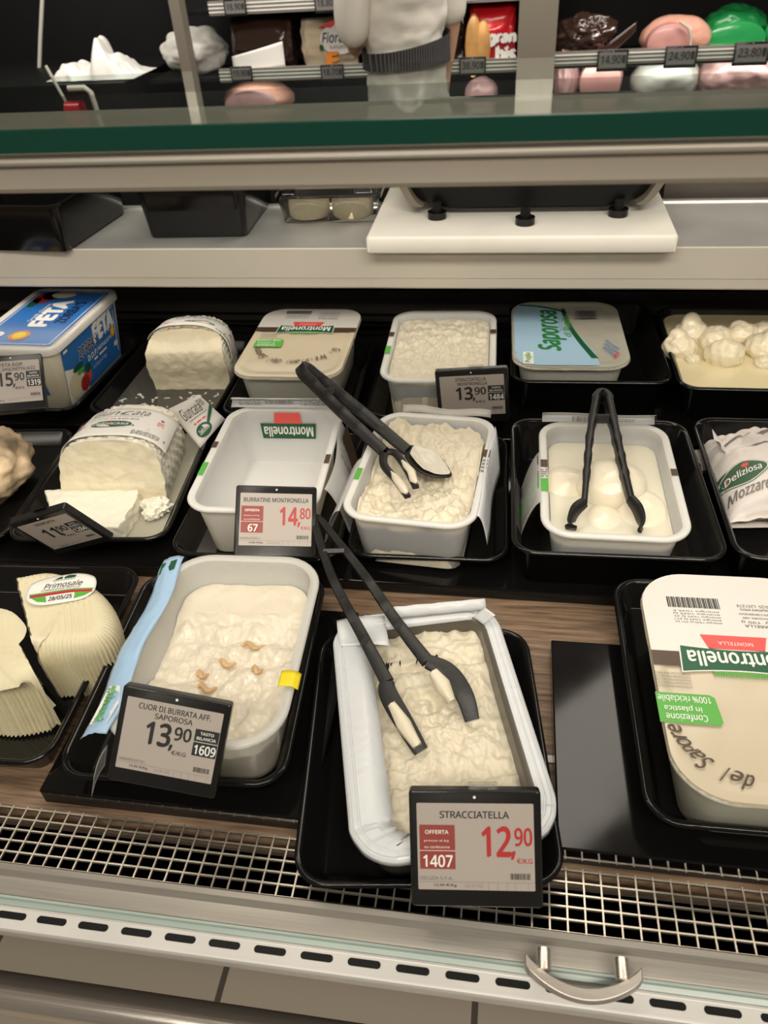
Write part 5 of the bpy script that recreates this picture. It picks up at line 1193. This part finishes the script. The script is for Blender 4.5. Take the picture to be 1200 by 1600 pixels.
# ------------------------------------------------------------------ the assistant
def skin_mesh(name, verts, edges, root, m, parent, sub=2):
    me = bpy.data.meshes.new(name); me.from_pydata([v[0] for v in verts], edges, []); o = bpy.data.objects.new(name, me); COL.objects.link(o)
    if parent: o.parent = parent
    me.materials.append(M[m]); md = o.modifiers.new('skin', 'SKIN'); md.use_smooth_shade = True; md.branch_smoothing = .4
    for i, v in enumerate(verts):
        me.skin_vertices[0].data[i].radius = v[1]; me.skin_vertices[0].data[i].use_root = (i == root)
    sm = o.modifiers.new('sub', 'SUBSURF'); sm.levels = sub; sm.render_levels = sub
    return o
py_ = 2.9
pc = PY(634, 60, py_)
pe = thing('person', 'person in white jacket and dark striped apron band standing behind the counter', 'person', (pc.x, py_, 0), 215)
pe.scale = (.78, .85, .97)
body = [((0, 0, 1.00), (.15, .105)), ((0, 0, 1.15), (.135, .10)), ((0, -.01, 1.32), (.155, .11)), ((0, -.01, 1.48), (.15, .10)), ((0, 0, 1.58), (.06, .06)), ((0, -.015, 1.66), (.058, .06)), ((0, -.025, 1.74), (.072, .09)), ((0, -.02, 1.84), (.062, .08)),
        ((-.09, 0, .90), (.09, .09)), ((-.10, 0, .50), (.06, .06)), ((-.10, .01, .10), (.042, .042)), ((-.10, -.12, .04), (.04, .03)),
        ((.09, 0, .90), (.09, .09)), ((.10, 0, .50), (.06, .06)), ((.10, .01, .10), (.042, .042)), ((.10, -.12, .04), (.04, .03)),
        ((-.19, 0, 1.50), (.055, .055)), ((-.235, -.01, 1.26), (.044, .044)), ((-.228, -.05, 1.12), (.038, .038)), ((-.222, -.07, 1.02), (.028, .032)),
        ((.19, 0, 1.50), (.055, .055)), ((.225, -.02, 1.22), (.042, .042)), ((.14, -.20, 1.16), (.034, .034)), ((.06, -.26, 1.17), (.03, .022))]
ed = [(0, 1), (1, 2), (2, 3), (3, 4), (4, 5), (5, 6), (6, 7), (0, 8), (8, 9), (9, 10), (10, 11), (0, 12), (12, 13), (13, 14), (14, 15), (3, 16), (16, 17), (17, 18), (18, 19), (3, 20), (20, 21), (21, 22), (22, 23)]
n0 = len(body)
for hand, base, dirv, sv in ((23, (.06, -.26, 1.17), Vector((-.9, -.35, -.1)), Vector((.1, .0, 1))), (19, (-.222, -.07, 1.02), Vector((.05, -.15, -1)), Vector((0, -1, .1)))):   # four fingers and a thumb each
    b = Vector(base); dv = dirv.normalized(); sv = sv.normalized()
    for f_, (off, ln) in enumerate(((-.024, .060), (-.008, .072), (.008, .068), (.022, .052))):
        i = len(body); body += [(tuple(b + sv * off + dv * .03), (.010, .010)), (tuple(b + sv * off * 1.1 + dv * (.03 + ln * .55)), (.009, .009)), (tuple(b + sv * off * 1.1 + dv * (.03 + ln) + Vector((-.012, .0, 0))), (.007, .007))]
        ed += [(hand, i), (i, i + 1), (i + 1, i + 2)]
    i = len(body); body += [(tuple(b + sv * -.034 + dv * .012), (.011, .011)), (tuple(b + sv * -.044 + dv * .045), (.008, .008))]; ed += [(hand, i), (i, i + 1)]
skin_mesh('body', body, ed, 0, 'skin', pe)
def shell(name, secs, m, parent, nseg=64, wr=.006, f=9, open_=False, seed=0):
    g = G(); R = []
    for (cx, cy, cz, rx, ry, tl) in secs:
        R.append([Vector((cx + rx * math.cos(a), cy + ry * math.sin(a), cz + tl * math.cos(a))) for a in [2 * PI * k / nseg for k in range(nseg)]])
    # densify
    R2 = []
    for k in range(len(R) - 1):
        for q in range(8):
            u = q / 8; R2.append([R[k][i].lerp(R[k + 1][i], u) for i in range(nseg)])
    R2.append(R[-1])
    for r_ in R2:
        for v in r_:
            nrm = noise.fractal(Vector((v.x * f, v.y * f, v.z * f * 1.6 + seed)), 1, 2, 3); v += Vector((v.x - secs[0][0], v.y - secs[0][1], 0)).normalized() * wr * nrm
    g.rings(R2, not open_, not open_); return g.obj(name, m, parent, 60)
jacket = shell('jacket', [(0, .0, .90, .20, .15, 0), (0, .0, 1.00, .190, .145, 0), (0, 0, 1.10, .172, .132, 0), (0, 0, 1.17, .166, .128, 0), (0, -.005, 1.22, .172, .135, 0), (0, -.01, 1.32, .190, .148, 0), (0, -.01, 1.45, .195, .14, 0), (0, 0, 1.55, .12, .10, 0), (0, 0, 1.585, .075, .075, 0)], 'shirt', pe, wr=.016, f=8)  # tail below the band is shaped to stand in for a glass-top reflection
skin_mesh('sleeve', [((.13, 0, 1.49), (.085, .085)), ((.205, 0, 1.44), (.082, .08)), ((.232, -.02, 1.30), (.080, .08)), ((.228, -.03, 1.17), (.074, .074))], [(0, 1), (1, 2), (2, 3)], 0, 'shirt', pe)
skin_mesh('sleeve', [((-.13, 0, 1.49), (.085, .085)), ((-.205, 0, 1.44), (.082, .08)), ((-.225, -.02, 1.28), (.074, .074)), ((-.232, -.02, 1.20), (.066, .066))], [(0, 1), (1, 2), (2, 3)], 0, 'shirt', pe)
shell('apron_band', [(.0, .0, 1.115, .192, .156, -.004), (.0, 0, 1.15, .190, .154, -.01), (.0, 0, 1.185, .190, .154, -.022)], 'stripe', pe, wr=.002, open_=True)
shell('trousers', [(-.10, 0, .06, .075, .085, 0), (-.10, 0, .5, .085, .09, 0), (-.09, 0, .86, .11, .12, 0), (-.06, 0, .98, .12, .13, 0)], 'trousers', pe, wr=.004)
shell('trousers', [(.10, 0, .06, .075, .085, 0), (.10, 0, .5, .085, .09, 0), (.09, 0, .86, .11, .12, 0), (.06, 0, .98, .12, .13, 0)], 'trousers', pe, wr=.004)
shell('hair', [(0, .0, 1.76, .085, .105, 0), (0, .0, 1.84, .085, .108, 0), (0, .0, 1.90, .06, .08, 0), (0, 0, 1.925, .02, .03, 0)], 'hair', pe, wr=.004)
